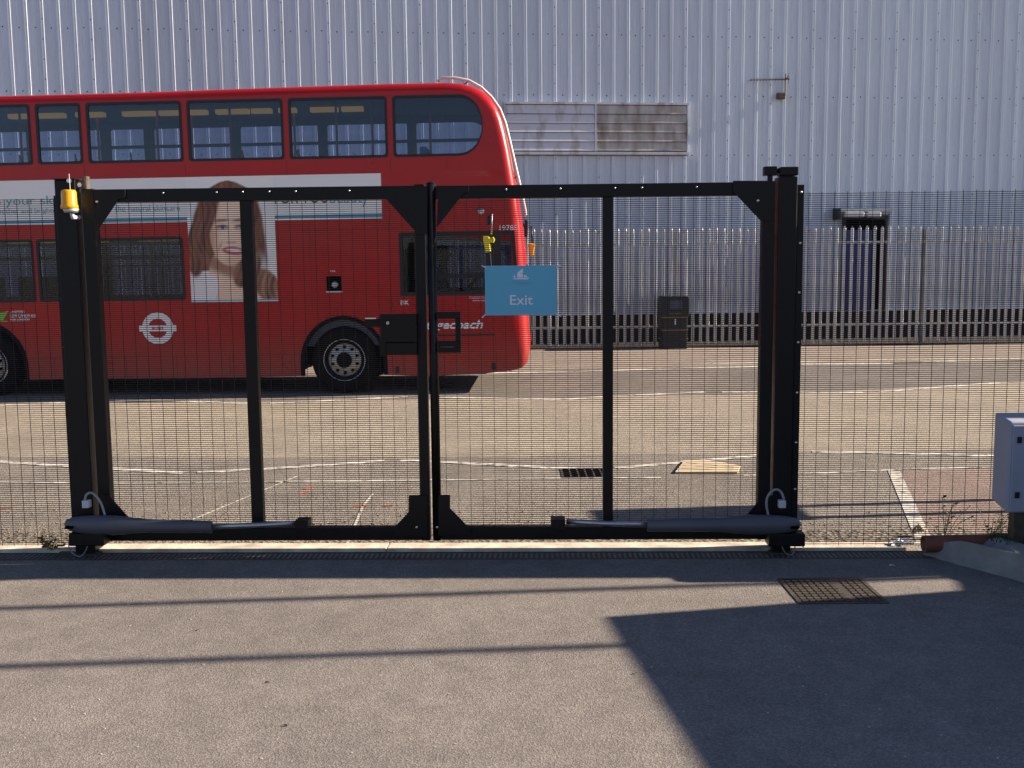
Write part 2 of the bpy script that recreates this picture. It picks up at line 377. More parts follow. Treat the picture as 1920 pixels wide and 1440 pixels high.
# kerb strip under the gate and the slotted drain in front of it
mb = MB()
ks = [-14] + [-3.4 + 2.6*i for i in range(3)] + [gz(0,0)[0] + 2.42]
for a, b_ in zip(ks[:-1], ks[1:]):
    mb.box(a+.0015, b_-.0015, 0.0, .15, -.02, .022)
put('kerb_strip', mb, M['cream'], frame=GATE, bev=.006)['kind'] = 'structure'
mb = MB().box(-14, 9, -.165, -.006, -.05, -.03)
dr = thing('drainage_channel', GATE, (0,-.09,0), 'dark slotted drainage channel running along the foot of the gate kerb', 'drain')
part('channel_bed', MB().box(-14,9,-.16,-.01,-.05,-.028), M['dark'], dr)
part('channel_edge', MB().box(-14,9,-.165,-.150,-.05,.003).box(-14,9,-.018,-.003,-.05,.003), M['iron'], dr)
mb = MB()
for i in range(int(17/.032)):
    u = -9 + i*.032; mb.box(u, u+.017, -.149, -.019, -.027, .001)
tag(part('grate_bars', mb, M['iron'], dr), kind='stuff')
sheet('gravel_verge', [gz(-14,.15), gz(3.0,.15), gz(3.0,.52), gz(-14,.52)], asphalt('gritty_tarmac', (.13,.112,.09), (.27,.235,.19), 40, 1.0, .25, dist=.012), .002)

# ------------------------------------------------------------------ warehouse wall
wp = ground(1300, 501 + 1.771*80 - 3)
WALL = Frame((ground(1300, 640).x, ground(1300,640).y, 0), 0.106)
wh = thing('warehouse', WALL, (0,0,0), 'huge warehouse wall of pale ribbed metal cladding standing behind the bus and palisade fence', 'warehouse')
Z0, Z1 = WALL.at(1450, 583)[1], 11.5
prof = []
for k in range(3):
    b0 = k/3
    prof += [(b0, 0), (b0+.055,0), (b0+.060,-.004), (b0+.068,-.004), (b0+.073,0), (b0+.12,0), (b0+.125,-.004), (b0+.133,-.004), (b0+.138,0),
             (b0+.195, 0), (b0+.222, -.038), (b0+.240,-.038), (b0+.244,-.033), (b0+.262,-.033), (b0+.266,-.038), (b0+.284, -.038), (b0+.311, 0)]
prof.append((1.0, 0))
mb = MB()
for x, y in prof: mb.v += [(x, y, Z0), (x, y, Z1)]
for i in range(len(prof)-1): mb.f.append((2*i, 2*i+2, 2*i+3, 2*i+1))
u0 = WALL.at(1203.5, 180)[0]; u0 = u0 - math.ceil((u0 + 19)/1.0)
# phase: sheet laps sit on the ribs seen at every third rib
mb2 = MB(); mb2.v = [(x + u0 - .25, y, z) for x, y, z in mb.v]; mb2.f = mb.f
lap = MB().box(u0-.25+.308, u0-.25+.316, -.006, 0.0, Z0, Z1)
sh = part('cladding_sheet', mb2, M['clad'], wh)
NS = 38
for k in range(1, NS): copy_part(sh, wh, (k, random.uniform(-.002,.002), 0))
part('wall_core', MB().box(-20, 22, .06, .4, 0, Z1), M['brick'], wh)
part('base_wall', MB().box(-20, 22, -.01, .06, 0, Z0-.02), M['brick'], wh)
part('drip_flashing', MB().box(-20, 22, -.05, .05, Z0-.03, Z0), M['clad'], wh)
mb = MB()
def screw(u, z, y=-.004, s=.011): mb.box(u-s, u+s, y-.006, y, z-s, z+s)
zA = WALL.at(1400, 181)[1]; zB = WALL.at(1400, 291)[1]; zC = zA + (zA - zB)
for k in range(-1, NS*3 + 1):
    u = u0 - .25 + k/3 + .10 + random.uniform(-.01,.01)
    for z in (zA, zB, zC, zC + (zA-zB)): screw(u, z + random.uniform(-.01,.01))
for k in range(NS):
    u = u0 - .25 + k + .253
    z = Z0 + .2
    while z < Z1: screw(u, z, -.034, .009); z += .415
tag(part('fixing_screws', mb, M['dark'], wh), kind='stuff')
# ventilation louvres
(lu0, lz1) = WALL.at(947, 194); (lu1, lz0) = WALL.at(1286, 284)
lm = WALL.at(1116, 240)[0]
fr = part('louvre_frame', MB().box(lu0-.03, lu1+.05, -.10, -.02, lz1-.02, lz1+.025).box(lu0-.02, lu1+.05, -.115, -.02, lz0-.085, lz0-.02)
     .box(lm-.022, lm+.022, -.085, -.02, lz0, lz1-.02).box(lu0-.03, lu0, -.085, -.02, lz0-.02, lz1-.02).box(lu1, lu1+.025, -.085, -.02, lz0-.02, lz1-.02), M['lou1'], wh)
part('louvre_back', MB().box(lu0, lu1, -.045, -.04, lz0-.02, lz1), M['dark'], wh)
for (a, b_, mm) in ((lu0+.004, lm-.026, M['lou1']), (lm+.026, lu1-.004, M['lou2'])):
    hgt = (lz1 - .03 - lz0) / 5
    for i in range(5):
        za = lz0 + i*hgt
        m_ = MB(); m_.v = [(a,-.085,za+.006),(b_,-.085,za+.006),(b_,-.052,za+hgt-.002),(a,-.052,za+hgt-.002),(a,-.078,za+.006),(b_,-.078,za+.006),(b_,-.046,za+hgt-.002),(a,-.046,za+hgt-.002)]
        m_.f = [(0,1,2,3),(4,7,6,5),(0,4,5,1),(2,6,7,3),(0,3,7,4),(1,5,6,2)]
        part('slat', m_, mm, fr)
# blue door
(du0, dz1) = WALL.at(1583, 412); du1 = WALL.at(1655, 500)[0]; dz0 = Z0 - .02
d = part('door_frame', MB().box(du0-.06, du1+.06, -.10, 0, dz1, dz1+.10).box(du0-.05, du0, -.09, 0, dz0, dz1).box(du1, du1+.05, -.09, 0, dz0, dz1), M['gasket'], wh)
part('door', MB().box(du0, du0+.52*(du1-du0)*1.3, -.06, -.045, dz0, dz1-.25), M['doorblue'], d)
part('door_opening', MB().box(du0, du1, -.043, -.041, dz0, dz1), M['dark'], d)
part('louvre_drip', MB().box(lu0+.02, lu1+.02, -.06, -.04, lz0-.10, lz0-.086), M['iron'], wh)
# strip light
(a, za) = WALL.at(1561, 409); (b_, zb) = WALL.at(1642, 391)
lt = thing('wall_light', WALL, (a,-.2,za), 'white tube light fitting on the warehouse wall above the blue door', 'light')
part('bracket', MB().box(a, a+.07, -.30, 0, za-.05, zb), M['gasket'], lt)
part('bracket', MB().box(b_-.1, b_-.06, -.2, 0, za, zb), M['gasket'], lt)
part('housing', MB().box(a+.07, b_+.3, -.24, -.10, zb-.08, zb), M['steel'], lt)
part('tube_cover', MB().box(a+.16, (a+b_)/2+.12, -.32, -.18, za, zb-.09).box((a+b_)/2+.18, b_, -.32, -.18, za, zb-.09), M['white'], lt, bev=.03)
# aerial
(ax, az0) = WALL.at(1461, 187); az1 = WALL.at(1464, 146)[1]
an = thing('aerial', WALL, (ax,-.05,az0), 'small television aerial on a bracket high on the ribbed wall', 'aerial')
part('wall_bracket', MB().box(ax-.09, ax+.10, -.16, -.03, az0, az0+.14), M['iron'], an, bev=.02)
part('mast', MB().tube([(ax+.07,-.2,az0+.05),(ax+.07,-.2,az1+.05)], .016, 6), M['iron'], an)
ll = WALL.at(1400, 153)
part('boom', MB().tube([(ll[0],-.2,ll[1]),(ax+.17,-.2,az1-.07)], .010, 5), M['iron'], an)
mb = MB()
for i in range(13):
    t = i/12; u = ll[0] + t*(ax+.1-ll[0]); z = ll[1] + t*(az1-.06-ll[1]); mb.tube([(u,-.36+.0*t,z),(u,-.04,z)], .006, 4)
mb.tube([(ax+.15,-.2,az1-.16),(ax+.15,-.2,az1+.08)], .01, 4).tube([(ax+.10,-.3,az1),(ax+.10,-.1,az1-.1)], .012, 4)
part('elements', mb, M['iron'], an)

# ------------------------------------------------------------------ palisade fence
pg = ground(1450, 648)
PAL = Frame((pg.x, pg.y, 0), 0.030)
pf = thing('palisade_fence', PAL, (0,0,0), 'galvanised steel palisade fence with pointed pales along the foot of the warehouse', 'fence')
zt = PAL.at(1450, 422)[1]
pitch = .1655
pw = .036
pr = [(-pw,0),(-.024,-.012),(-.008,-.007),(.006,-.007),(.019,-.014),(pw,0)]
mb = MB()
for x, y in pr:
    tip = zt - .02 - abs(x)/pw*.055
    mb.v += [(x,y,.05),(x,y,zt-.10),(x*.9,y,tip)]
for i in range(5):
    for j in (0,1): mb.f.append((3*i+j, 3*i+3+j, 3*i+4+j, 3*i+1+j))
ps = PAL.at(1412, 560)[0]; n0 = int((ps + 15.2)/pitch); ps -= n0*pitch
mb.v = [(x+ps,y,z) for x,y,z in mb.v]
pal = part('pale', mb, M['pale'], pf)
pal['kind'] = ''
del pal['kind']
sm = pal.modifiers.new('thickness','SOLIDIFY'); sm.thickness = .003
posts = set()
npal = 186
for k in range(1, npal):
    c = copy_part(pal, pf, (k*pitch + random.uniform(-.006,.006), random.uniform(-.004,.004), random.uniform(-.02,.02)))
    c.rotation_euler = (0, 0, 0)
z1_, z2_ = PAL.at(1300, 457)[1], PAL.at(1300, 612)[1]
for z in (z1_, z2_):
    part('rail', MB().box(-16, 17, .004, .010, z-.022, z+.022).box(-16, 17, .010, .045, z+.016, z+.022), M['pale'], pf)
for k in range(12):
    u = PAL.at(1266, 560)[0] + (k-6)*2.75
    part('post', MB().box(u-.05, u+.05, .046, .10, 0, zt-.12), M['steel'], pf)
sheet('fence_gravel', [tuple((PAL.m @ Vector(p))[:2]) for p in ((-18,-.30,0),(18,-.30,0),(18,3,0),(-18,3,0))], M['soil'], .004)

# litter bin
(bu0, _) = PAL.at(1238, 600, -.5); (bu1, _) = PAL.at(1290, 600, -.5)
bz = PAL.at(1264, 558, -.5)[1]
bn = thing('litter_bin', PAL, ((bu0+bu1)/2, -.35, 0), 'square black litter bin with thin gold bands standing against the palisade fence', 'bin')
part('bin_body', MB().box(bu0+.03, bu1-.03, -.62, -.10, 0, bz-.36), M['bin'], bn, bev=.02)
part('bin_hood', MB().box(bu0, bu1, -.65, -.07, bz-.40, bz).box(bu0+.02,bu1-.02,-.63,-.09,bz,bz+.03), M['bin'], bn, bev=.03)
part('bin_opening', MB().box(bu0+.18, bu1-.16, -.656, -.645, bz-.24, bz-.06), M['interior'], bn)
for z in (bz-.42, .40, .20): part('gold_band', MB().box(bu0+.02, bu1-.02, -.633, -.09, z, z+.012), M['binyel'], bn)
part('bin_lettering', text_mb('LITTER', .085, (bu0+bu1)/2, bz-.36, -.659, align='CENTER'), M['binyel'], bn)
part('bin_emblem', text_mb('i', .16, (bu0+bu1)/2, bz-.56, -.636, bold=.006, align='CENTER'), M['wht'], bn)

# ------------------------------------------------------------------ double decker bus
bo = ground(645, 738)
BUS = Frame(bo, -0.030, 0.0075)
bus = thing('double_decker_bus', BUS, (0,0,0), 'red double decker bus passing behind the gate with a white advert banner along its side', 'bus')
B = BUS.at
WID = 2.5; UR = -7.55
# silhouette of the bus seen side-on, from rear bottom over the roof to the front bottom
zb = B(300, 709)[1]
roof0 = B(100,176)[1]
top = [(UR+.06, zb), (UR, 1.2), (UR+.02, 3.0), (UR+.12, roof0-.35), (UR+.35, roof0-.05), (UR+.75, roof0)]
fr_px = [(250,171),(500,162),(725,154.5),(835,152.5),(862,154),(885,159.5),(903,168),(919,182),(932,200),(941,222),(948,250),(955,283),(961,318),(968,360),(974,402),(980,448),
         (985,495),(989,545),(992,595),(993.5,635),(993,660),(989,680),(979,691),(955,697)]
O = top + [B(*p) for p in fr_px]
nroof = len(top) + 4
def inset(i):
    a = O[max(i-1,0)]; c = O[min(i+1, len(O)-1)]
    t = Vector((c[0]-a[0], c[1]-a[1])).normalized(); n = Vector((t.y, -t.x))   # points inward (clockwise path)
    z = O[i][1]
    r_ = .12 if z > 2.6 else .12 + (2.6-z)*.09
    if i < 2: r_ = .06
    r_ = {1: .015, 2: .045, 3: .09, 4: .14, 5: .19, 6: .23}.get(len(O)-i, r_)
    return (O[i][0] + n.x*r_, O[i][1] + n.y*r_)
I = [inset(i) for i in range(len(O))]
I[0] = (UR+.10, zb); 
# wheel arches along the bottom edge
ARC = [B(645, 675)[0], B(-27, 677)[0]]
WZ = .478; AR = .575
def arc_notch(cx, zbase):
    pts = []; hw = AR
    pts.append((cx + hw, zbase))
    for j in range(0, 15):
        q = math.pi*j/14; pts.append((cx + hw*math.cos(q), WZ - .02 + (AR+.03)*math.sin(q)))
    pts.append((cx - hw, zbase)); return pts
bot = [B(888,702), B(800,705)]
outline = I[:] + [B(905,701)] + bot[1:] + arc_notch(ARC[0], zb) + arc_notch(ARC[1], zb)
def rect(x0,y0,x1,y1):
    a = B(x0,y1); b_ = B(x1,y0); return a[0], b_[0], a[1], b_[1]
def rrect(u0,u1,z0,z1,r=.04,n=4):
    P = []
    for cx, cz, q0 in ((u1-r,z1-r,0),(u0+r,z1-r,90),(u0+r,z0+r,180),(u1-r,z0+r,270)):
        for j in range(n+1):
            q = R(q0 + 90*j/n); P.append((cx + r*math.cos(q), cz + r*math.sin(q)))
    return P
# window openings: measured rows share one sill and one head height
uz0, uz1 = B(440, 300.5)[1], B(440, 187)[1]
lz0_, lz1_ = B(200, 564)[1], B(200, 447)[1]
wins = []
for x0, x1 in ((163,341),(352,531),(542,726),(68,152)):
    wins.append(('u', rrect(B(x0,240)[0], B(x1,240)[0], uz0, uz1)))
uW = B(531,240)[0]-B(352,240)[0]
x = B(57,240)[0]
for k in range(3):
    if x - uW*.95 < UR+.2: break
    wins.append(('u', rrect(x-uW*.85, x, uz0, uz1))); x -= uW*.85 + .08
# curved front upper window
fu = B(737,240)[0]; cx_, fr_ = B(858,235)[0], (uz1-uz0)/2
P = [(fu+.03, uz1), (fu, uz1-.03), (fu, uz0+.03), (fu+.03, uz0)]
cz_ = (uz0+uz1)/2
for j in range(0, 17):
    q = -math.pi/2 + math.pi*j/16
    P.append((cx_ + (B(905,235)[0]-cx_)*math.cos(q)**.9 if math.cos(q) > 0 else cx_, cz_ + fr_*math.sin(q)))
wins.append(('f', P))
wins.append(('l', rrect(B(71,500)[0], B(345,500)[0], lz0_, lz1_)))
lx = B(64,500)[0]
wins.append(('l', rrect(lx-1.9, lx, lz0_, lz1_)))
# cab window
cz0, cz1 = B(850,553)[1], B(850,435)[1]
cab = [(B(750,500)[0], cz0), (B(973,553)[0], cz0), (B(964,436)[0], cz1), (B(750,500)[0], cz1)]
wins.append(('c', cab))
PLT = .02
side = MB().plate(outline, [w_[1] for w_ in wins], 0.0, PLT)
part('offside_panel', side, M['red'], bus)
side2 = MB().plate(outline, [w_[1] for w_ in wins], WID-PLT, WID)
part('nearside_panel', side2, M['red'], bus)
# swept skin: rear, roof, front
def skin(i0, i1, mat_, name, off=0.0, va=None):
    mb = MB(); sec = []
    K = 7
    for k in range(K+1):
        q = math.pi/2*k/K; sec.append((math.sin(q), (1-math.cos(q))))
    cols = [(s_, y_) for s_, y_ in sec] + [(s_, None, y_) for s_, y_ in sec[::-1]]
    rows = []
    for i in range(i0, i1+1):
        a = Vector(I[i]); o_ = Vector(O[i]); rv = max(.10, (o_-a).length*1.05); row = []
        dirn = (o_-a).normalized()*off
        for c in cols:
            p = a + (o_-a)*c[0] + dirn; y = c[1]*rv if len(c) == 2 else WID - c[2]*rv
            if va: y = min(max(y, va), WID-va)
            row.append(len(mb.v)); mb.v.append((p.x, y, p.y))
        rows.append(row)
    for r0, r1 in zip(rows[:-1], rows[1:]):
        for j in range(len(r0)-1): mb.f.append((r0[j], r1[j], r1[j+1], r0[j+1]))
    return part(name, mb, mat_, bus, smooth=True)
skin(0, len(O)-1, M['red'], 'body_shell')
nf = len(O)
skin(nroof+4, nroof+8, M['gasket'], 'upper_windscreen', .004, .16)
skin(nroof+12, nroof+15, M['gasket'], 'lower_windscreen', .004, .18)
# crease line below the roof edge and panel seams
part('roof_gutter', MB().box(UR+.9, B(835,165)[0], -.006, 0.0, B(500,172)[1]-.004, B(500,172)[1]+.004), M['red'], bus)
# windows: rubber ring and pane on both sides
def shrink(poly, d_):
    cx = sum(p[0] for p in poly)/len(poly); cz = sum(p[1] for p in poly)/len(poly)
    hx = max(abs(p[0]-cx) for p in poly); hz = max(abs(p[1]-cz) for p in poly)
    return [(cx + (p[0]-cx)*(1-d_/hx), cz + (p[1]-cz)*(1-d_/hz)) for p in poly]
for kind, poly in wins:
    for v0, v1, gv in ((-.006, PLT+.01, .008), (WID-PLT-.01, WID+.006, WID-.01)):
        out = shrink(poly, -.004); inn = shrink(poly, .032 if kind != 'c' else .05)
        f = part('window_frame', MB().plate(out, [inn], v0, v1), M['gasket'], bus)
        part('pane', MB().plate(shrink(poly, .025), [], gv, gv+.004), M['glass'] if kind in 'uf' else M['glass_dark'], f)
# cab window divisions
cu = lambda px: B(px,500)[0]
part('cab_window_bar', MB().box(cu(822), cu(966), -.004, .02, B(850,522)[1], B(850,513)[1]), M['gasket'], bus)
part('cab_window_bar', MB().box(cu(926), cu(939), -.004, .03, cz0+.04, cz1-.03), M['gasket'], bus)
part('cab_window_bar', MB().box(cu(779), cu(800), -.004, .03, cz0+.04, cz1-.03), M['gasket'], bus)
# ---- interior
zf2 = 2.36; zc = uz1 + .05
part('underbody', MB().box(UR+.15, B(940,700)[0], .80, WID-.80, .34, .61).box(ARC[0]+.8, B(930,700)[0], .1, WID-.1, zb+.02,.5).box(ARC[1]+.75, ARC[0]-.75, .1, WID-.1, zb+.02, .5), M['arch'], bus)
part('lower_floor', MB().box(UR+.1, B(955,640)[0], .80, WID-.80, .62, .68), M['interior'], bus)
part('upper_floor', MB().box(UR+.1, B(950,400)[0], .03, WID-.03, lz1_+.06, zf2+.1), M['interior'], bus)
part('upper_ceiling', MB().box(UR+.2, B(880,180)[0], .05, WID-.05, zc, zc+.03), M['interior'], bus)
def lining(poly_list, z0, z1, u1, y0, y1):
    return MB().plate([(UR+.1,z0),(u1,z0),(u1,z1),(UR+.1,z1)], [shrink(p, .03) for p in poly_list], y0, y1)
up = [w_[1] for w_ in wins if w_[0] == 'u']; lo = [w_[1] for w_ in wins if w_[0] == 'l']
part('upper_lining', lining(up, zf2+.1, zc, fu-.04, WID-.10, WID-.09), M['interior'], bus)
part('lower_lining', lining(lo, .68, lz1_+.06, B(735,500)[0], WID-.10, WID-.09), M['interior'], bus)
part('upper_grab_rail', MB().box(UR+.3, B(900,250)[0], WID-.14, WID-.11, uz0+.47, uz0+.52), M['gasket'], bus)
part('lower_grab_rail', MB().box(UR+.3, B(735,500)[0], WID-.14, WID-.11, lz0_+.62, lz0_+.68), M['gasket'], bus)
part('rear_bulkhead', MB().box(UR+.12, UR+.16, .05, WID-.05, .68, zc), M['interior'], bus)
part('cab_partition', MB().box(cu(786), cu(800), .05, 1.0, .68, lz1_), M['interior'], bus)
part('stairwell_panel', MB().box(cu(700), cu(740), .12, 1.0, .68, lz1_+.06), M['interior'], bus)
part('stair_side', MB().box(cu(355), cu(740), .10, .14, .68, lz1_+.06), M['interior'], bus)
# yellow ceiling cove panels
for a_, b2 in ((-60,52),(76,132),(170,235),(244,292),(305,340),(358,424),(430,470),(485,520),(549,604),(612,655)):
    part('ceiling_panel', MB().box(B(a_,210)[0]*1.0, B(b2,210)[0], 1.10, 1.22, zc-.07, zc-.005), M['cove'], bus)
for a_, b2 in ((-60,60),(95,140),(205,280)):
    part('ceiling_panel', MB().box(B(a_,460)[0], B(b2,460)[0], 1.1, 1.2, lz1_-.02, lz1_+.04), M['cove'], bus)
# handrail poles
for px, v in ((-20,.9),(117,1.2),(237,1.2),(307,1.2),(397,.9),(515,1.2),(608,.9),(681,.8),(797,.7)):
    u = B(px,250)[0]; part('handrail_pole', MB().tube([(u,v,zf2+.1),(u,v,zc)], .017, 8), M['orange'], bus, smooth=True)
for px, v in ((10,.9),(40,1.5),(100,1.0),(222,1.3),(262,.9),(282,1.6),(775,.9)):
    u = B(px,500)[0]; part('handrail_pole', MB().tube([(u,v,.68),(u,v,lz1_+.05)], .016, 8), M['orange'], bus, smooth=True)
part('handrail_bar', MB().tube([(B(190,498)[0],.25,B(190,499)[1]),(B(345,498)[0],.25,B(345,497)[1])], .014, 8), M['orange'], bus)
# seats
def seat(u, v, z, mat_, name='seat', hoop=True):
    mb = MB().box(u, u+.42, v, v+.85, z+.38, z+.48).box(u-.04, u+.06, v, v+.40, z+.48, z+1.02).box(u-.04, u+.06, v+.44, v+.85, z+.48, z+1.02).box(u+.05,u+.3,v+.3,v+.5,z,z+.38)
    s_ = part(name, mb, mat_, bus, bev=.03)
    if hoop: part('seat_handle', MB().tube([(u-.05,v+.30,z+.95),(u-.07,v+.22,z+1.10),(u-.02,v+.10,z+1.12),(u+.02,v+.03,z+.98)], .012, 6), M['orange'], s_)
for k in range(9):
    u = UR + .6 + k*.80
    for v in (.12, 1.5): seat(u, v, zf2+.1-.12, M['seat'])
seat(B(790,290)[0], .15, zf2+.1-.02, M['seatblue'], hoop=False)
for k in range(4):
    for v in (.12, 1.5): seat(UR+.5+k*.85, v, .72, M['seat'], hoop=False)
seat(B(305,500)[0], 1.5, .55, M['seat'], hoop=False)
# ---- wheels and arches
for k, cx in enumerate(ARC):
    for side_ in (0, 1):
        f = (lambda y: y) if side_ == 0 else (lambda y: WID - y)
        t_ = MB().lathe([(.30, f(.05)), (.305, f(.035)), (.33, f(.022)), (.42, f(.018)), (.462, f(.04)), (WZ, f(.09)), (WZ, f(.28)), (.44, f(.32)), (.25, f(.33))], cx, WZ, seg=48)
        whl = part('tyre', t_, M['tyre'], bus, smooth=True)
        ri = MB().lathe([(.238,f(.085)),(.235,f(.078)),(.225,f(.09)),(.14,f(.060)),(.115,f(.055)),(.115,f(.02)),(.10,f(.012)),(.0,f(.010))], cx, WZ, seg=40)
        part('rim', ri, M['rim'], whl, smooth=False)
        part('rim_barrel', MB().lathe([(.290,f(.026)),(.284,f(.045)),(.268,f(.075)),(.238,f(.088))], cx, WZ, seg=40), M['arch'], whl)
        part('rim_edge', MB().lathe([(.302,f(.03)),(.297,f(.0225)),(.290,f(.026))], cx, WZ, seg=40), M['steel'], whl)
        part('hub', MB().lathe([(.108,f(.055)),(.112,f(.012)),(.09,f(.003)),(.0,f(.002))], cx, WZ, seg=24), M['tyre'], whl)
        nb = MB()
        for j in range(10):
            q = 2*math.pi*(j+.5)/10; nb.lathe([(.024,f(.09)),(.024,f(.062)),(.0,f(.060))], cx+.185*math.cos(q), WZ+.185*math.sin(q), seg=10)
        part('wheel_hole', nb, M['dark'], whl)
    tub = []
    for r_ in (AR+.045, AR-.01):
        pts = [(cx + r_*math.cos(math.pi*j/20), WZ-.02 + (r_+.03)*math.sin(math.pi*j/20)) for j in range(21)]
        tub.append(pts)
    outer = [(cx+AR+.045, zb)] + tub[0] + [(cx-AR-.045, zb)]; inner = [(cx-AR+.01, zb)] + tub[1][::-1] + [(cx+AR-.01, zb)]
    part('wheel_arch', MB().plate(outer + inner, [], -.012, .03), M['arch'], bus)
    wb = MB(); pts = tub[0]
    for a_, b2 in zip(pts[:-1], pts[1:]): wb.quad((a_[0],.03,a_[1]),(b2[0],.03,b2[1]),(b2[0],.75,b2[1]),(a_[0],.75,a_[1]))
    part('wheel_tub', wb, M['arch'], bus)
    part('wheel_tub_back', MB().box(cx-AR-.05, cx+AR+.05, .75, .78, .34, WZ+AR+.05), M['arch'], bus)
# ---- adverts on the side
VA = -.003
bt = B(360, 332)[1]; bb = B(360, 416)[1]; b_end = B(715, 366)[0]
part('advert_banner', MB().box(UR+.8, b_end, VA, 0, bb, bt), M['wht'], bus)
part('advert_stripe', MB().box(UR+.8, B(356,410)[0], VA-.002, VA, bb+.02, bb+.065).box(B(513,410)[0], b_end, VA-.002, VA, bb+.02, bb+.065), M['teal'], bus)
part('advert_edge', MB().box(b_end+.003, b_end+.022, VA, 0, bb-.03, bt+.02), mat('faded_edge', (.38,.03,.07), .4), bus)
for px in (353, 509): 
    u = B(px,350)[0]; part('advert_seam', MB().box(u-.016, u+.010, VA-.0015, VA, bb, bt), mat('advert_joint', (.38,.37,.36), .5), bus)
t1 = text_mb('begin your skin', .26, 0, 0, 0, width=None)
def place_text(txt, size, px0, px1, py, mat_, name='advert_lettering', bold=0, shear=0, v=VA-.003):
    (a_, z_), (b2, _) = B(px0, py), B(px1, py)
    return part(name, text_mb(txt, size, a_, z_, v, bold=bold, shear=shear, width=b2-a_), mat_, bus)
tealtxt = mat('advert_teal_ink', (.14,.34,.42), .5); darktxt = mat('advert_dark_ink', (.06,.07,.10), .5)
place_text('in your skin', .17, -18, 118, 385, tealtxt)
place_text('visibly smoother and brighter', .10, -60, 112, 402, tealtxt)
place_text('the natural skincare', .12, 216, 338, 397, tealtxt)
place_text('FOR YOU', .24, 514, 614, 382, darktxt); place_text('beauty', .24, 617, 690, 381, tealtxt)
# portrait print, drawn as colours on a fine grid
(pu0, pz0) = B(359.5, 567); (pu1, pz1) = B(512, 330)
pz1 = bt
NX, NY = 90, 136
def sst(a, b_, x):
    t = min(1, max(0, (x-a)/(b_-a))); return t*t*(3-2*t)
def ell(x, y, cx, cy, rx, ry, s=.08, rot=0):
    c, s_ = math.cos(rot), math.sin(rot); dx, dy = x-cx, y-cy
    a = (dx*c + dy*s_)/rx; b_ = (-dx*s_ + dy*c)/ry
    return 1 - sst(1-s, 1+s, math.sqrt(a*a + b_*b_))
def lerp(c, d, t): return tuple(a + (b_-a)*t for a, b_ in zip(c, d))
def portrait(x, y):   # x 0..1 right, y 0..1 up; photo pixels: x=(px-359.5)/152.5, y=(567-py)/236
    X, Y = 340 + 0, 0
    px = (359.5 + x*152.5 - 340) * 5.335; py = ((567 - y*237) - 320) * 5.335       # coordinates of the enlarged view
    c = (.78,.78,.80)
    n = math.sin(px*.11 + math.sin(py*.012)*4)*.5 + math.sin(px*.043 + py*.01)*.5
    # hair mass
    T_ = [(95,480,500),(110,420,560),(130,380,600),(180,300,690),(300,215,765),(450,160,800),(600,140,815),(800,115,830),(1000,105,850),(1300,760,880)]
    hair = 0.0
    for (y0,l0,r0),(y1,l1,r1) in zip(T_[:-1], T_[1:]):
        if y0 <= py < y1:
            t = (py-y0)/(y1-y0); l_ = l0+(l1-l0)*t; r_ = r0+(r1-r0)*t
            if py > 1000: l_ = l_ if px > 700 else 1e4
            hair = sst(l_-18, l_+18, px) * (1 - sst(r_-18, r_+18, px)) * (1 - .75*sst(640, 760, px)*sst(760, 1000, py))
    hc = lerp((.10,.030,.022), (.27,.11,.055), .5+.35*n + .25*math.sin(px*.31+py*.02))
    hc = lerp(hc, (.50,.27,.15), .7*sst(.55,1,math.sin(px*.027+py*.004))*sst(700,1000,py))
    c = lerp(c, hc, hair)
    # pale neck and shoulders
    sh = max(ell(px,py,560,1330,430,330,.06), ell(px,py,450,1020,165,240,.08))
    c = lerp(c, lerp((.86,.62,.48),(.58,.32,.22), ell(px,py,470,930,190,90,.6)), sh)
    c = lerp(c, (.84,.80,.84), ell(px,py,180,1330,120,330,.06,.5)) 
    # hair falling over the shoulder
    c = lerp(c, lerp((.10,.04,.03),(.30,.12,.07),.5+.5*n), ell(px,py,185,760,100,300,.10,.10))
    c = lerp(c, lerp((.10,.04,.03),(.36,.18,.10),.5+.5*n), ell(px,py,640,1000,110,190,.12,.5))
    c = lerp(c, lerp((.14,.05,.04),(.44,.24,.14),.5+.5*n), ell(px,py,820,1160,120,190,.15,-.5))
    # face
    face = ell(px,py,495,600,188,350,.05,.06)
    fc = lerp((.92,.70,.56), (.62,.33,.22), min(1, .9*(1-sst(300, 430, px)) + .5*ell(px,py,560,910,150,70,.5) + .25*ell(px,py,600,640,70,200,.8)))
    c = lerp(c, fc, face)
    c = lerp(c, (.30,.12,.09), ell(px,py,400,960,240,60,.5,.55)*(1-face)*.7)
    c = lerp(c, lerp((.12,.04,.035),(.30,.12,.08),.5+.5*n), ell(px,py,300,470,60,270,.25,.35))
    c = lerp(c, lerp((.12,.04,.035),(.30,.12,.08),.5+.5*n), ell(px,py,690,520,50,260,.25,-.1))
    for ex in (425, 600):
        c = lerp(c, (.25,.11,.08), ell(px,py,ex-5,492,75,16,.5,-.05)*.85)      # brow
        c = lerp(c, (.16,.08,.08), ell(px,py,ex,560,58,26,.45)*.9)             # lids and lashes
        c = lerp(c, (.72,.70,.72), ell(px,py,ex,568,38,10,.4)*.8)
        c = lerp(c, (.06,.07,.10), ell(px,py,ex+5,563,17,16,.3))
    c = lerp(c, (.45,.22,.16), ell(px,py,500,715,48,14,.6)*.7)
    c = lerp(c, (.80,.62,.50), ell(px,py,505,650,20,70,.6)*.5)
    c = lerp(c, (.46,.10,.12), ell(px,py,520,800,105,42,.2,.10))
    c = lerp(c, (.82,.80,.80), ell(px,py,522,795,72,14,.3,.08))
    c = lerp(c, (.50,.28,.20), ell(px,py,395,760,12,60,.8,.4)*.6)
    if py > 1297: c = (.22,.45,.62) if py < 1312 else (.68,.70,.74)
    return c
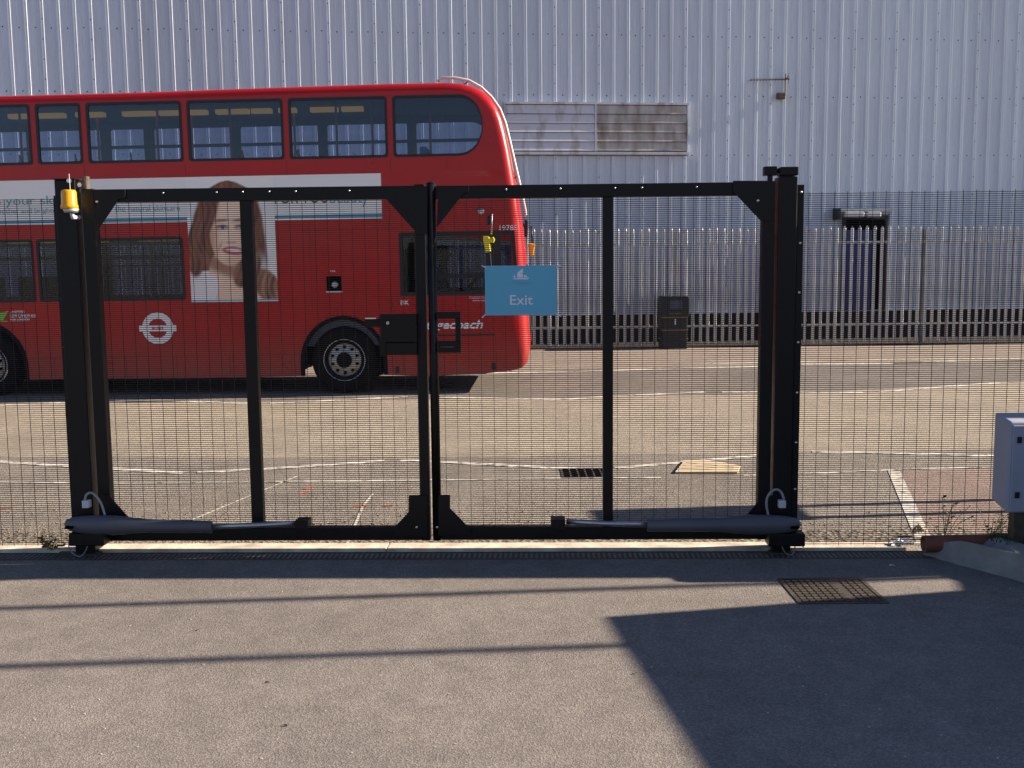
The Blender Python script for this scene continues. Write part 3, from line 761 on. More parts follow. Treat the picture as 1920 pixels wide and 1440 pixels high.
me = bpy.data.meshes.new('advert_portrait'); vs, fs = [], []
for j in range(NY+1):
    for i in range(NX+1): vs.append((pu0 + (pu1-pu0)*i/NX, VA-.004, pz0 + (pz1-pz0)*j/NY))
for j in range(NY):
    for i in range(NX):
        a_ = j*(NX+1)+i; fs.append((a_, a_+1, a_+NX+2, a_+NX+1))
me.from_pydata(vs, [], fs); at_ = me.color_attributes.new('print', 'FLOAT_COLOR', 'POINT')
k = 0
for j in range(NY+1):
    for i in range(NX+1):
        at_.data[k].color = (*portrait(i/NX, j/NY), 1); k += 1
me.materials.append(M['print'])
po = bpy.data.objects.new('advert_portrait', me); COL.objects.link(po); po.parent = bus
tag(po, 'portrait print of a smiling woman with long brown hair')
# operator markings
def ring(cx, cz, r0, r1, v0, v1, n=40):
    return MB().plate([(cx+r1*math.cos(2*math.pi*j/n), cz+r1*math.sin(2*math.pi*j/n)) for j in range(n)],
                      [[(cx+r0*math.cos(2*math.pi*j/n), cz+r0*math.sin(2*math.pi*j/n)) for j in range(n)]], v0, v1)
(rx, rz) = B(296, 615.5); s_ = 1/131.
part('roundel_ring', ring(rx, rz, 18*s_, 29.5*s_, VA, 0), M['wht'], bus)
part('roundel_bar', MB().box(rx-35*s_, rx+35*s_, VA-.002, 0, rz-6*s_, rz+6*s_), M['wht'], bus)
part('roundel_lettering', text_mb('BUSES', .062, rx, rz-.022, VA-.004, align='CENTER', bold=.002), M['red'], bus)
place_text('Stagecoach', .165, 785, 905, 617, M['wht'], 'operator_lettering', bold=.004, shear=.25)
place_text('19785', .105, 934, 967, 432.5, M['wht'], 'fleet_number', bold=.001)
place_text('BK', .10, 750.5, 767, 572, M['wht'], 'depot_code', bold=.001)
place_text('ANOTHER', .045, 20, 47, 587, M['wht'], 'eco_lettering', bold=.001); place_text('LOW CARBON BUS', .07, 20, 68, 595.5, M['wht'], 'eco_lettering', bold=.001); place_text('FOR LONDON', .045, 20, 56, 602, M['wht'], 'eco_lettering', bold=.001)
place_text('STAGECOACH LONDON', .04, 880, 925, 560, M['wht'], 'address_lettering'); place_text('WWW.STAGECOACH', .03, 886, 925, 565, M['wht'], 'address_lettering')
g = [B(*p) for p in ((-14,602),(-14,588),(-4,588),(16,583),(12,590),(8,597),(6,600),(14,601),(14,603))]
part('leaf_emblem', MB().plate(g[::-1], [], VA, 0), M['green'], bus)
# fuel flap, seams, vents
(fa, fz0) = B(613, 546); (fb_, fz1) = B(640, 518)
part('filler_recess', MB().box(fa, fb_, -.004, .0, fz0, fz1), M['dark'], bus)
part('filler_cap', MB().lathe([(.0,-.02),(.04,-.02),(.05,-.004)], (fa+fb_)/2+.01, fz0+.09, seg=14), M['chrome'], bus)
part('filler_sill', MB().box(fa-.01, fb_+.01, -.012, .0, fz0-.02, fz0), M['steel'], bus)
place_text('OIL', .035, 619, 630, 510, M['wht'], 'filler_lettering')
part('panel_seam', MB().box(B(806,627)[0], B(928,627)[0], -.003, 0, B(870,630)[1], B(870,626.5)[1]), M['gasket'], bus)
part('jacking_slot', MB().box(B(741.5,690)[0], B(748.5,690)[0], -.003, 0, B(745,700)[1], B(745,687)[1]), M['gasket'], bus)
part('jacking_slot', MB().box(B(922,690)[0], B(929.5,690)[0], -.003, 0, B(925,693)[1], B(925,680)[1]), M['gasket'], bus)
mb = MB(); zs = B(300,668)[1]
mb.box(ARC[1]+.65, ARC[0]-.65, -.001, 0, zs-.004, zs)
for px in (100, 235, 330, 430, 545, 755, 930):
    u = B(px,650)[0]; mb.box(u-.0025, u+.0025, -.001, 0, zb+.02, zs if px < 700 else zs+.2)
for px in (157, 347, 537, 732, 838): u = B(px,300)[0]; mb.box(u-.002, u+.002, -.001, 0, uz1+.02, roof0-.14); mb.box(u-.002, u+.002, -.001, 0, bt+.03, uz0-.02)
for px in (582, 730): u = B(px,480)[0]; mb.box(u-.002, u+.002, -.001, 0, WZ+AR+.1, bb-.03)
mb.box(B(520,430)[0], B(745,430)[0], -.001, 0, lz1_+.06, lz1_+.0635)
tag(part('skirt_seam', mb, mat('seam_gap', (.05,.004,.006), .6), bus), kind='stuff')
(lx_, lz_) = B(902, 396)
part('side_lamp', MB().lathe([(.0,-.03),(.025,-.028),(.045,-.012),(.05,0)], lx_, lz_, seg=20), M['chrome'], bus, smooth=True)
part('camera_bracket', MB().box(B(914,410)[0], B(920,410)[0], -.03, 0, B(917,422)[1], B(917,405)[1]), M['gasket'], bus, bev=.006)
# mirrors
a_ = [B(923,402), B(923,440)]
mr = part('mirror_arm', MB().tube([(a_[0][0],-.02,a_[0][1]),(a_[0][0],-.16,a_[0][1]-.02),(a_[1][0],-.18,a_[1][1])], .012, 6), M['steel'], bus, smooth=True)
p1 = [B(*p, -.2) for p in ((905.5,443),(917,443),(918,447),(925,444),(928,449),(926,455),(918,454),(920,472),(911,474),(907,455))]
part('mirror_case', MB().plate(p1[::-1], [], -.24, -.16), M['yellow'], mr, bev=.01)
q_ = [B(*p, -.2) for p in ((911,475),(920,474),(922,500),(913,501))]
part('mirror_head', MB().plate(q_[::-1], [], -.25, -.15), M['gasket'], mr, bev=.01)
VM = WID - .1
a_ = [B(982,412,VM), B(986,430,VM), B(996,424,VM), B(998,455,VM)]
mr2 = part('mirror_arm', MB().tube([(a_[0][0]-.05,VM,a_[0][1]),(a_[1][0],VM,a_[1][1]),(a_[2][0],VM,a_[2][1]),(a_[3][0],VM,a_[3][1])], .016, 6), M['gasket'], bus, smooth=True)
q_ = [B(*p, VM) for p in ((991,456),(1004,458),(1002,464),(1000,480),(994,480))]
part('mirror_case', MB().plate(q_[::-1], [], VM-.05, VM+.05), M['yellow'], mr2, bev=.01)
q_ = [B(*p, VM) for p in ((984,412),(990,414),(989,446),(983,444))]
part('mirror_head', MB().plate(q_[::-1], [], VM-.06, VM+.04), M['gasket'], mr2, bev=.01)
# branch guard rail over the front corner
gpx = [(821,153),(824,149),(831,146.5),(855,147),(880,152),(903,165),(922,183),(938,206),(948,232),(956,265),(964,300),(971,330),(978,360),(985,395),(986,403),(983,405)]
gp_ = [B(*p, .22) for p in gpx]
gd = part('branch_guard', MB().tube([(p[0], .22 - .06*math.sin(i/15*math.pi), p[1]) for i, p in enumerate(gp_)], .019, 10), mat('white_guard_rail', (.72,.66,.60), .35), bus, smooth=True)
for i in (4, 7, 11): 
    p = gp_[i]; part('guard_bracket', MB().tube([(p[0], .2, p[1]), (p[0]-.09, .2, p[1]-.06)], .009, 6), M['iron'], gd)
part('front_lamp', MB().lathe([(.0,.30),(.04,.29),(.05,.27)], B(980,612)[0], B(980,612)[1], seg=12), M['chrome'], bus, smooth=True)
# steering wheel and dash
part('dashboard', MB().box(B(905,540)[0], B(962,540)[0], .15, 2.2, .95, cz0+.22), M['gasket'], bus, bev=.04)
sw = MB(); cu_, cz2 = B(884,533,.6); n_ = 20
sw.tube([(cu_ + .10*math.cos(2*math.pi*j/n_), .62 + .23*math.sin(2*math.pi*j/n_), cz2 + .12*math.cos(2*math.pi*j/n_)) for j in range(n_+1)], .016, 6, cap=False)
part('steering_wheel', sw, M['gasket'], bus, smooth=True)
part('driver_seat', MB().box(B(808,540)[0], B(850,540)[0], .35, .85, 1.0, 1.15).box(B(804,540)[0], B(815,540)[0], .38, .82, 1.1, 1.78), M['seat'], bus, bev=.04)

# ------------------------------------------------------------------ the driver
DR = BUS
hu, hz = B(830, 479, .6)
pr_ = thing('person', BUS, (hu, .6, 1.15), 'seated driver in a blue shirt seen through the cab window of the bus', 'person')
def skin_body(name, pts, edges, rad, mat_, parent, off):
    me = bpy.data.meshes.new(name); me.from_pydata([tuple(Vector(p)-off) for p in pts], edges, []); me.update()
    o = bpy.data.objects.new(name, me); COL.objects.link(o); o.parent = parent
    md = o.modifiers.new('skin', 'SKIN')
    lay = me.skin_vertices if len(me.skin_vertices) else None
    if lay is None:
        bpy.context.view_layer.objects.active = o
    for i, r_ in enumerate(rad):
        me.skin_vertices[0].data[i].radius = (r_, r_) if not isinstance(r_, tuple) else r_
    me.skin_vertices[0].data[0].use_root = True
    sb = o.modifiers.new('sub', 'SUBSURF'); sb.levels = 2; sb.render_levels = 2
    ev = o.evaluated_get(bpy.context.evaluated_depsgraph_get()); m2 = bpy.data.meshes.new_from_object(ev)
    for p in m2.polygons: p.use_smooth = True
    o.modifiers.clear(); o.data = m2; m2.materials.clear(); m2.materials.append(mat_); return o
off = Vector((hu, .6, 1.15)); sz = 1.18
bodyp = [(hu-.04,.6,sz),(hu-.03,.6,sz+.20),(hu-.01,.6,sz+.42),(hu+.0,.6,hz-.13),(hu+.015,.6,hz-.02),(hu+.02,.6,hz+.06),
         (hu-.01,.42,sz+.44),(hu+.06,.36,sz+.20),(hu+.28,.44,sz+.22),(hu+.38,.50,sz+.26),
         (hu-.01,.78,sz+.44),(hu+.06,.84,sz+.20),(hu+.28,.76,sz+.22),(hu+.38,.72,sz+.26),
         (hu+.02,.50,sz-.02),(hu+.42,.48,sz-.02),(hu+.46,.48,sz-.42),(hu+.02,.70,sz-.02),(hu+.42,.72,sz-.02),(hu+.46,.72,sz-.42)]
ed = [(0,1),(1,2),(2,3),(3,4),(4,5),(2,6),(6,7),(7,8),(8,9),(2,10),(10,11),(11,12),(12,13),(0,14),(14,15),(15,16),(0,17),(17,18),(18,19)]
rd = [(.15,.13),(.15,.12),(.15,.11),.055,.095,.085,.065,.05,.04,.035,.065,.05,.04,.035,.085,.07,.05,.085,.07,.05]
try:
    me = bpy.data.meshes.new('body'); me.from_pydata([tuple(Vector(p)-off) for p in bodyp], ed, []); me.update()
    bo_ = bpy.data.objects.new('body', me); COL.objects.link(bo_); bo_.parent = pr_
    bo_.modifiers.new('skin', 'SKIN')
    if not len(me.skin_vertices):
        with bpy.context.temp_override(object=bo_, active_object=bo_): bpy.ops.mesh.customdata_skin_add()
    for i, r_ in enumerate(rd):
        me.skin_vertices[0].data[i].radius = r_ if isinstance(r_, tuple) else (r_, r_)
    me.skin_vertices[0].data[0].use_root = True
    bo_.modifiers.new('sub', 'SUBSURF').levels = 2
    m2 = bpy.data.meshes.new_from_object(bo_.evaluated_get(bpy.context.evaluated_depsgraph_get()))
    bo_.modifiers.clear(); bo_.data = m2
    for p in m2.polygons: p.use_smooth = True
    m2.materials.clear()
    for k_ in ('shirt', 'skin', 'trouser'): m2.materials.append(M[k_])
    for p in m2.polygons:
        c = p.center + off
        if c.z > hz - .14 or (c.x > hu + .16 and c.z > sz + .12): p.material_index = 1
        elif c.z < sz + .08: p.material_index = 2
except Exception as e:
    print('driver body failed', e)
def blob(cx, cy, cz, rx, ry, rz, n=12, cut=None):
    mb = MB()
    for i in range(n+1):
        ph = math.pi*i/n
        for j in range(2*n):
            q = math.pi*j/n; mb.v.append((cx + rx*math.sin(ph)*math.cos(q), cy + ry*math.sin(ph)*math.sin(q), cz + rz*math.cos(ph)))
    for i in range(n):
        for j in range(2*n):
            a = i*2*n+j; b_ = i*2*n+(j+1) % (2*n); mb.f.append((a, a+2*n, b_+2*n, b_))
    return mb
part('hair', blob(hu-.005, .6, hz+.055, .108, .092, .10), M['hair'], pr_, smooth=True)
part('nose', blob(hu+.115, .6, hz+.005, .018, .014, .024, 6), M['skin'], pr_, smooth=True)

# ------------------------------------------------------------------ gate posts and leaves
G = GATE.at
def wires(mb, u0, u1, z0, z1, v, phase=0.0, d=.0034, clip=None):
    z = z0 + .006
    h = d/2
    while z < z1:
        mb.box(u0, u1, v-h, v+h, z-h, z+h); z += .0127
    u = u0 + phase
    while u < u1:
        mb.box(u-.0012, u+.0012, v-h-d, v+h-d, z0, z1); u += .0762
    return mb
def poly_plate(name, pxs, v0, v1, mat_, parent, bev=.0015):
    pts = [G(*p) for p in pxs]
    a = sum(pts[i][0]*pts[(i+1) % len(pts)][1] - pts[(i+1) % len(pts)][0]*pts[i][1] for i in range(len(pts)))
    if a < 0: pts = pts[::-1]
    return part(name, MB().plate(pts, [], v0, v1), mat_, parent, bev=bev)
def bolt(u, z, v, parent, r=.0075, mt=None):
    mb = MB()
    mb.lathe([(.0, v-.008),(r*.6, v-.0075),(r, v-.003),(r, v)], u, z, seg=8)
    return part('bolt', mb, mt or M['bolt'], parent, smooth=True)
gu = lambda px, py=680: G(px, py)[0]
# --- left post
zTopL = G(140, 338)[1]
lp = thing('gate_post', GATE, (gu(144),0,0), 'black steel gate post on the left, carrying the amber beacon', 'gate post', 'black gate posts')
part('post_tube', MB().box(gu(127), gu(165), -.045, .075, 0, zTopL), M['black'], lp, bev=.006)
part('base_plate', MB().box(gu(118,1000)-.02, gu(172), -.08, .10, 0.0, .012), M['iron'], lp)
part('fence_fixing_strip', MB().box(gu(121), gu(127)-.001, -.02, .03, .08, G(116,367)[1]), M['black'], lp, bev=.002)
part('post_cap', MB().box(gu(127)-.004, gu(165)+.004, -.050, .08, zTopL, zTopL+.008), M['black'], lp, bev=.003)
part('top_hinge', MB().box(gu(153), gu(178), -.03, .02, G(160,353)[1], G(160,341)[1]).tube([(gu(181),-.01,G(180,356)[1]),(gu(181),-.01,G(180,331)[1])], .022, 12), M['iron'], lp, bev=.003)
part('hinge_nut', MB().tube([(gu(172),-.035,G(170,347)[1]),(gu(172),-.01,G(170,347)[1])], .014, 6).tube([(gu(156),-.06,G(156,340)[1]),(gu(156),-.02,G(156,340)[1])], .014, 6), M['bolt'], lp)
for py in (470, 560, 650, 745, 840, 925): bolt(gu(124), G(124,py)[1], -.021, lp, .006, M['iron'])
# --- right post
zTopR = G(1470, 332)[1]
rp = thing('gate_post', GATE, (gu(1468),0,0), 'black steel gate post on the right with a bolted fence strip', 'gate post', 'black gate posts')
part('post_tube', MB().box(gu(1451), gu(1486), -.045, .075, 0, zTopR), M['black'], rp, bev=.006)
part('base_plate', MB().box(gu(1440,1000), gu(1492), -.08, .10, 0.0, .012), M['iron'], rp)
part('post_cap', MB().box(gu(1453), gu(1488)-.004, -.05, .05, zTopR+.006, G(1470,314)[1]), M['black'], rp, bev=.006)
part('fence_fixing_strip', MB().box(gu(1487), gu(1499), -.03, .03, .08, G(1495,347)[1]), M['black'], rp, bev=.002)
part('top_hinge', MB().tube([(gu(1437),-.01,G(1437,345)[1]),(gu(1437),-.01,G(1437,330)[1])], .016, 12).box(gu(1425), gu(1448), -.04, .02, G(1437,330)[1], G(1437,313)[1]).tube([(gu(1444),-.01,G(1440,321)[1]),(gu(1456),-.01,G(1440,321)[1])], .014, 8), M['black'], rp, bev=.003)
for py in (361, 456, 548, 641, 735, 828, 915): bolt(gu(1493), G(1493,py)[1], -.031, rp, .0085)
# --- leaves
def leaf(name, label, x_h, x_hw, x_m0, x_m1, x_f0, x_f1, gus, top_y, bot_y, closing_round):
    """x_*: pixel columns of hinge stile, mid stile, meeting stile"""
    lf = thing(name, GATE, (gu((x_h+x_f1)/2), 0, 0), label, 'gate', 'two leaves of the black gate')
    zt_, zb_ = top_y, bot_y
    a, b_ = min(x_h, x_hw), max(x_h, x_hw)
    L0, L1 = gu(min(a, x_f0)), gu(max(b_, x_f1))
    part('hinge_stile', MB().box(gu(a), gu(b_), -.035, .035, zb_, zt_), M['black'], lf, bev=.004)
    if closing_round:
        uc = (gu(x_f0)+gu(x_f1))/2; r_ = (gu(x_f1)-gu(x_f0))/2
        part('meeting_stile', MB().tube([(uc,-.015,zb_),(uc,-.015,zt_+.012)], r_, 20), M['black'], lf, smooth=True)
        part('stile_cap', MB().tube([(uc,-.015,zt_+.012),(uc,-.015,zt_+.022)], [r_*1.05, r_*.5], 20), M['black'], lf)
    else:
        part('meeting_stile', MB().box(gu(x_f0), gu(x_f1), -.035, .035, zb_, zt_+.004), M['black'], lf, bev=.004)
    i0, i1 = (gu(b_), gu(x_f0)) if x_h < x_f0 else (gu(x_f1), gu(a))
    part('top_rail', MB().box(i0, i1, -.032, .032, zt_-.082, zt_-.004), M['black'], lf, bev=.004)
    part('bottom_rail', MB().box(i0, i1, -.032, .032, zb_+.002, zb_+.082), M['black'], lf, bev=.004)
    part('mid_stile', MB().box(gu(x_m0), gu(x_m1), -.028, .028, zb_+.082, zt_-.082), M['black'], lf, bev=.003)
    for g_ in gus: poly_plate('corner_gusset', g_, -.045, -.036, M['black'], lf)
    w_ = wires(MB(), i0-.02, i1+.02, zb_+.05, zt_-.05, .042, phase=.05)
    tag(part('mesh_infill', w_, M['blackwire'], lf), kind='stuff')
    n = 0; u = i0 + .10
    while u < i1:
        bolt(u, zt_-.030, -.0325, lf, .0065); u += .325 if abs((u - gu((x_m0+x_m1)/2))) > .2 else .16
    return lf
zt1, zb1 = G(480, 351)[1], G(480, 1012)[1]
zt2, zb2 = G(1130, 344)[1], G(1130, 1010)[1]
LL = leaf('gate_leaf', 'left leaf of the black mesh gate, with the lock box on its edge', 174, 197, 463, 485, 784, 802,
     [[(197,356),(240,356),(240,373),(228,374),(188,434),(188,380)], [(724,372),(724,354),(803,350),(803,440),(785,440)], [(196,925),(208,925),(250,972),(250,990),(196,990)],
      [(785,926),(768,927),(768,957),(737,990),(740,1003),(803,1003),(803,926)]], zt1, zb1, False)
RL = leaf('gate_leaf', 'right leaf of the black mesh gate, with the blue exit sign', 1423, 1446, 1130, 1149, 806, 823,
     [[(823,349),(880,349),(880,361),(870,364),(820,428)], [(1372,340),(1372,360),(1424,415),(1440,415),(1440,340)], [(823,925),(845,925),(845,950),(884,990),(884,1000),(823,1002)],
      [(1446,925),(1425,930),(1388,974),(1388,990),(1446,990)]], zt2, zb2, True)
# lock box on the meeting edge
lk = part('lock_box', MB().box(gu(718), gu(786), -.085, -.036, G(750,640)[1], G(750,588)[1]), M['black'], LL, bev=.005)
part('lock_shroud', MB().box(gu(718), gu(785), -.075, -.036, G(750,664)[1], G(750,641)[1]).box(gu(718), gu(728), -.08, -.036, G(750,662)[1], G(750,590)[1]).box(gu(728), gu(785), -.05, -.045, G(750,655)[1], G(750,635)[1]), M['black'], LL, bev=.003)
part('lock_key', MB().tube([(gu(733),-.085,G(733,604)[1]),(gu(733),-.098,G(733,604)[1])], .010, 12), M['chrome'], LL)
part('latch_arm', MB().box(gu(688), gu(718), -.06, -.04, G(700,612)[1], G(700,597)[1]), M['black'], LL, bev=.004)
part('latch_plate', MB().box(gu(690), gu(710), -.063, -.055, G(700,597)[1], G(700,595)[1]), M['bolt'], LL)
o_ = [G(*p) for p in ((823,660),(866,660),(866,584),(823,584))]; i_ = [G(*p) for p in ((823.5,637),(856,637),(856,597),(823.5,597))]
part('keep_frame', MB().box(gu(823), gu(866), -.06, -.03, G(845,597)[1], G(845,584)[1]).box(gu(856), gu(866), -.06, -.03, G(845,638)[1], G(845,597)[1]).box(gu(823), gu(866), -.06, -.03, G(845,660)[1], G(845,638)[1]), M['black'], RL, bev=.003)
part('keep_lip', MB().box(gu(828), gu(853), -.066, -.06, G(845,650)[1], G(845,648)[1]), M['iron'], RL)
for (px, py, lf) in ((783,985,LL),(821,985,RL),(1418,377,RL),(188,379,LL)): bolt(gu(px,py), G(px,py)[1], -.046, lf, .009)
# --- exit sign
(su0, sz0), (su1, sz1) = G(909.5, 592), G(1044, 497)
sg = thing('exit_sign', GATE, ((su0+su1)/2, -.03, sz0), 'blue rectangular sign reading Exit, tied to the right gate leaf', 'sign')
part('sign_board', MB().box(su0, su1, .030, .034, sz0, sz1), M['signblue'], sg)
SV = .0285
(tx, tz) = G(976.5, 571.5)
part('sign_lettering', text_mb('Exit', .085, tx, tz, SV, align='CENTER', bold=.0006, width=G(999,571)[0]-G(956,571)[0]), M['signwhite'], sg)
part('sign_small_lettering', text_mb('BARKING RIVERSIDE', .017, G(958,532)[0], G(958,532.5)[1], SV, width=.115), M['signfaint'], sg)
part('sign_small_lettering', text_mb('LONDON', .009, G(969,536)[0], G(969,536)[1], SV, width=.05), M['signfaint'], sg)
em = MB()
def epoly(l):
    P_ = [G(940 + x/27.43, 500 + y/27.43) for x, y in l]
    a = sum(P_[i][0]*P_[(i+1) % len(P_)][1] - P_[(i+1) % len(P_)][0]*P_[i][1] for i in range(len(P_)))
    em.plate(P_ if a > 0 else P_[::-1], [], SV, SV+.001)
epoly([(610,600),(1420,575),(1370,655),(650,655)]); epoly([(600,560),(670,390),(720,560)])
epoly([(790,560),(830,300),(1110,80),(1105,380),(1040,340),(930,300),(990,330),(1110,400),(1115,565)]); epoly([(1155,420),(1270,440),(1370,540),(1160,560)])
part('boat_emblem', em, M['signwhite'], sg)
tie = MB()
for (x, y, x2, y2) in ((903,498,911,502),(1052,497,1043,501),(903,596,910,590),(1052,594,1043,588)):
    a = G(x,y); b_ = G(x2,y2); tie.tube([(a[0],.022,a[1]),(b_[0],.026,b_[1])], .0035, 5)
part('cable_tie', tie, M['signwhite'], sg)
# --- mesh fences either side
zf0, zf1 = G(1700, 1022)[1], G(1700, 357)[1]
fn = thing('mesh_fence', GATE, (gu(1700),.03,0), 'fine black mesh fence to the right of the gate', 'fence', 'black mesh fences beside the gate')
tag(part('mesh_panel', wires(MB(), gu(1500), 6.0, zf0, zf1, .012, phase=.035), M['blackwire'], fn), kind='stuff')
for u in (gu(1500)+2.5, 6.0): part('fence_post', MB().box(u-.03, u+.03, .016, .08, 0, zf1+.03), M['black'], fn, bev=.004)
zf0, zf1 = G(60, 1024)[1], G(60, 373)[1]
fn = thing('mesh_fence', GATE, (gu(60),.03,0), 'fine black mesh fence to the left of the gate', 'fence', 'black mesh fences beside the gate')
tag(part('mesh_panel', wires(MB(), -7.0, gu(121), zf0, zf1, .012, phase=.02), M['blackwire'], fn), kind='stuff')
for u in (-4.6, -7.0): part('fence_post', MB().box(u-.03, u+.03, .016, .08, 0, zf1+.03), M['black'], fn, bev=.004)
# --- amber beacon
(cu0, cz0_), (cu1, cz1_) = G(116,392,-.11), G(143,356,-.11); bc = (cu0+cu1)/2; br = (cu1-cu0)/2
be = thing('warning_beacon', GATE, (bc,-.12,cz0_), 'yellow amber flashing beacon mounted on the left gate post', 'beacon')
part('lens', MB().tube([(bc,-.11,cz0_),(bc,-.11,cz0_+.02),(bc,-.11,cz0_+.03),(bc,-.11,cz1_-.012),(bc,-.11,cz1_)], [br*1.08, br*1.06, br*.97, br*.93, br*.80], 28), M['amber'], be, smooth=True)
part('lens_base', MB().tube([(bc+.008,-.11,cz0_-.022),(bc+.008,-.11,cz0_)], [br*.80, br], 24), M['steel'], be, smooth=True)
part('mounting_stem', MB().tube([(bc+.012,-.11,cz0_-.022),(bc+.012,-.10,cz0_-.05),(bc+.025,-.04,cz0_-.045)], .013, 10), M['white'], be, smooth=True)
part('beacon_aerial', MB().tube([(bc+.01,-.11,cz1_),(bc+.008,-.11,G(133,329)[1])], .0022, 5), M['bolt'], be)
# --- gate motors
def curve(P, n=5):
    P = [Vector(p) for p in P]; out = []
    for i in range(len(P)-1):
        a, b_, c, d = P[max(i-1,0)], P[i], P[i+1], P[min(i+2,len(P)-1)]
        for k in range(n):
            t = k/n; out.append(.5*((2*b_) + (c-a)*t + (2*a-5*b_+4*c-d)*t*t + (3*b_-a-3*c+d)*t**3))
    return out + [P[-1]]
def motor(s, cx_px, body, rod, bracket, label):
    vM = -.135; q = [G(*p, vM) for p in body]
    mo = thing('gate_motor', GATE, (gu(cx_px),-.13,q[0][1]), label, 'gate motor', 'electric gate motor arms')
    top_ = body
    # elliptical casing: centre line with varying radii
    prof_ = [(0,.0),(.02,.50),(.06,.74),(.12,.90),(.22,1.0),(.34,1.0),(.42,.92),(.48,.78),(.56,.70),(.995,.62),(1.0,.50)]
    (ua, za_), (ub, zb_) = q
    R0 = .061; mb = MB(); n = len(prof_); sg_ = 20
    for t, r_ in prof_:
        for j in range(sg_):
            a = 2*math.pi*j/sg_; mb.v.append((ua + (ub-ua)*t, vM + R0*.8*r_*math.cos(a), za_ + (zb_-za_)*t + R0*max(r_,.05)*math.sin(a)))
    for i in range(n-1):
        for j in range(sg_):
            a = i*sg_+j; b_ = i*sg_+(j+1) % sg_; mb.f.append((a, b_, b_+sg_, a+sg_))
    mb.f.append(tuple((n-1)*sg_+j for j in range(sg_)))
    part('motor_casing', mb, M['grey'], mo, smooth=True)
    (r0, z0_), (r1, z1r) = [G(*p, vM) for p in rod]
    part('push_rod', MB().tube([(r0,vM,z0_),(r1,vM+.03,z1r)], .017, 12), M['chrome'], mo, smooth=True)
    (b0, zb0_) = G(bracket[0], bracket[1], vM); (b1, zb1_) = G(bracket[2], bracket[3], vM)
    part('rod_bracket', MB().box(min(b0,b1), max(b0,b1), vM-.01, -.036, min(zb0_,zb1_), max(zb0_,zb1_)), M['black'], mo, bev=.004)
    part('rear_bracket', MB().box(gu(cx_px)-.10, gu(cx_px)+.12, vM-.02, -.04, za_-.135, za_-.055), M['black'], mo, bev=.008)
    part('release_slot', MB().box(ua+s*.03, ua+s*.075, vM-.056, vM-.03, za_-.016, za_-.002), M['dark'], mo)
    return mo, vM
mo, vM = motor(1, 160, [(120,983),(398,988)], [(396,988),(560,983)], (553,976,578,992), 'grey electric gate motor with steel push rod on the left leaf')
pts = [(197,967),(190,945),(180,930),(170,924),(162,928),(159,938)]
part('conduit', MB().tube(curve([(G(*p, vM+.02)[0], vM+.02, G(*p, vM+.02)[1]) for p in pts]), .0075, 8), M['greypl'], mo, smooth=True)
part('cable_gland', MB().box(G(153,945,vM)[0], G(166,945,vM)[0], vM, vM+.045, G(160,953,vM)[1], G(160,939,vM)[1]), M['white'], mo, bev=.004)
pts = [(140,1000),(130,1012),(130,1028),(140,1040),(152,1043),(162,1030),(166,1012)]
part('cable_loop', MB().tube(curve([(G(*p, vM+.02)[0], vM+.02, G(*p, vM+.02)[1]) for p in pts]), .0035, 6), M['greypl'], mo, smooth=True)
part('cable_boot', MB().box(G(152,1000,vM)[0], G(166,1000,vM)[0], vM-.01, vM+.03, G(160,1008,vM)[1], G(160,1000,vM)[1]), M['white'], mo, bev=.003)
mo, vM = motor(-1, 1468, [(1503,983),(1213,985)], [(1215,985),(1062,980)], (1033,974,1060,992), 'grey electric gate motor with steel push rod on the right leaf')
pts = [(1441,968),(1437,945),(1441,928),(1453,918),(1464,922),(1470,936)]
part('conduit', MB().tube(curve([(G(*p, vM+.02)[0], vM+.02, G(*p, vM+.02)[1]) for p in pts]), .0075, 8), M['greypl'], mo, smooth=True)
part('cable_gland', MB().box(G(1461,945,vM)[0], G(1474,945,vM)[0], vM, vM+.045, G(1467,953,vM)[1], G(1467,939,vM)[1]), M['white'], mo, bev=.004)
pts = [(1468,1005),(1465,1020),(1470,1033),(1478,1040),(1487,1038),(1491,1022),(1491,1005)]
part('cable_loop', MB().tube(curve([(G(*p, vM+.02)[0], vM+.02, G(*p, vM+.02)[1]) for p in pts]), .0035, 6), M['greypl'], mo, smooth=True)
part('cable_boot', MB().box(G(1458,1000,vM)[0], G(1474,1000,vM)[0], vM-.01, vM+.03, G(1467,1010,vM)[1], G(1467,1001,vM)[1]), M['greypl'], mo, bev=.003)

# ------------------------------------------------------------------ things on the ground
def W(px, py, z=0): p = ground(px, py, z); return (p.x, p.y)
def flat_thing(name, corners, z0, z1, m_, label, cat):
    c = [W(*p) for p in corners]; cx = sum(p[0] for p in c)/len(c); cy = sum(p[1] for p in c)/len(c)
    t = thing(name, WORLD, (cx, cy, 0), label, cat); return t, c
# inspection cover near the camera
_c = [ground(*p) for p in ((1455,1086),(1608,1084),(1674,1131),(1502,1134))]
mx0, mx1, my0, my1 = (_c[0].x+_c[3].x)/2, (_c[1].x+_c[2].x)/2, (_c[2].y+_c[3].y)/2, (_c[0].y+_c[1].y)/2
mc = thing('inspection_cover', WORLD, ((mx0+mx1)/2, (my0+my1)/2, 0), 'cast iron inspection cover with rows of raised bars let into the driveway', 'manhole cover')
part('cover_frame', MB().box(mx0,mx1,my0,my0+.022,-.03,.005).box(mx0,mx1,my1-.022,my1,-.03,.005).box(mx0,mx0+.022,my0+.022,my1-.022,-.03,.005).box(mx1-.022,mx1,my0+.022,my1-.022,-.03,.005), M['iron'], mc)
part('cover_plate', MB().box(mx0+.022,mx1-.022,my0+.022,my1-.022,-.03,.002), mat('grimy_iron', (.05,.041,.033), .7), mc)
mb = MB(); nb_ = 0
dx_, dy_ = (mx1-mx0-.06)/11, (my1-my0-.06)/9
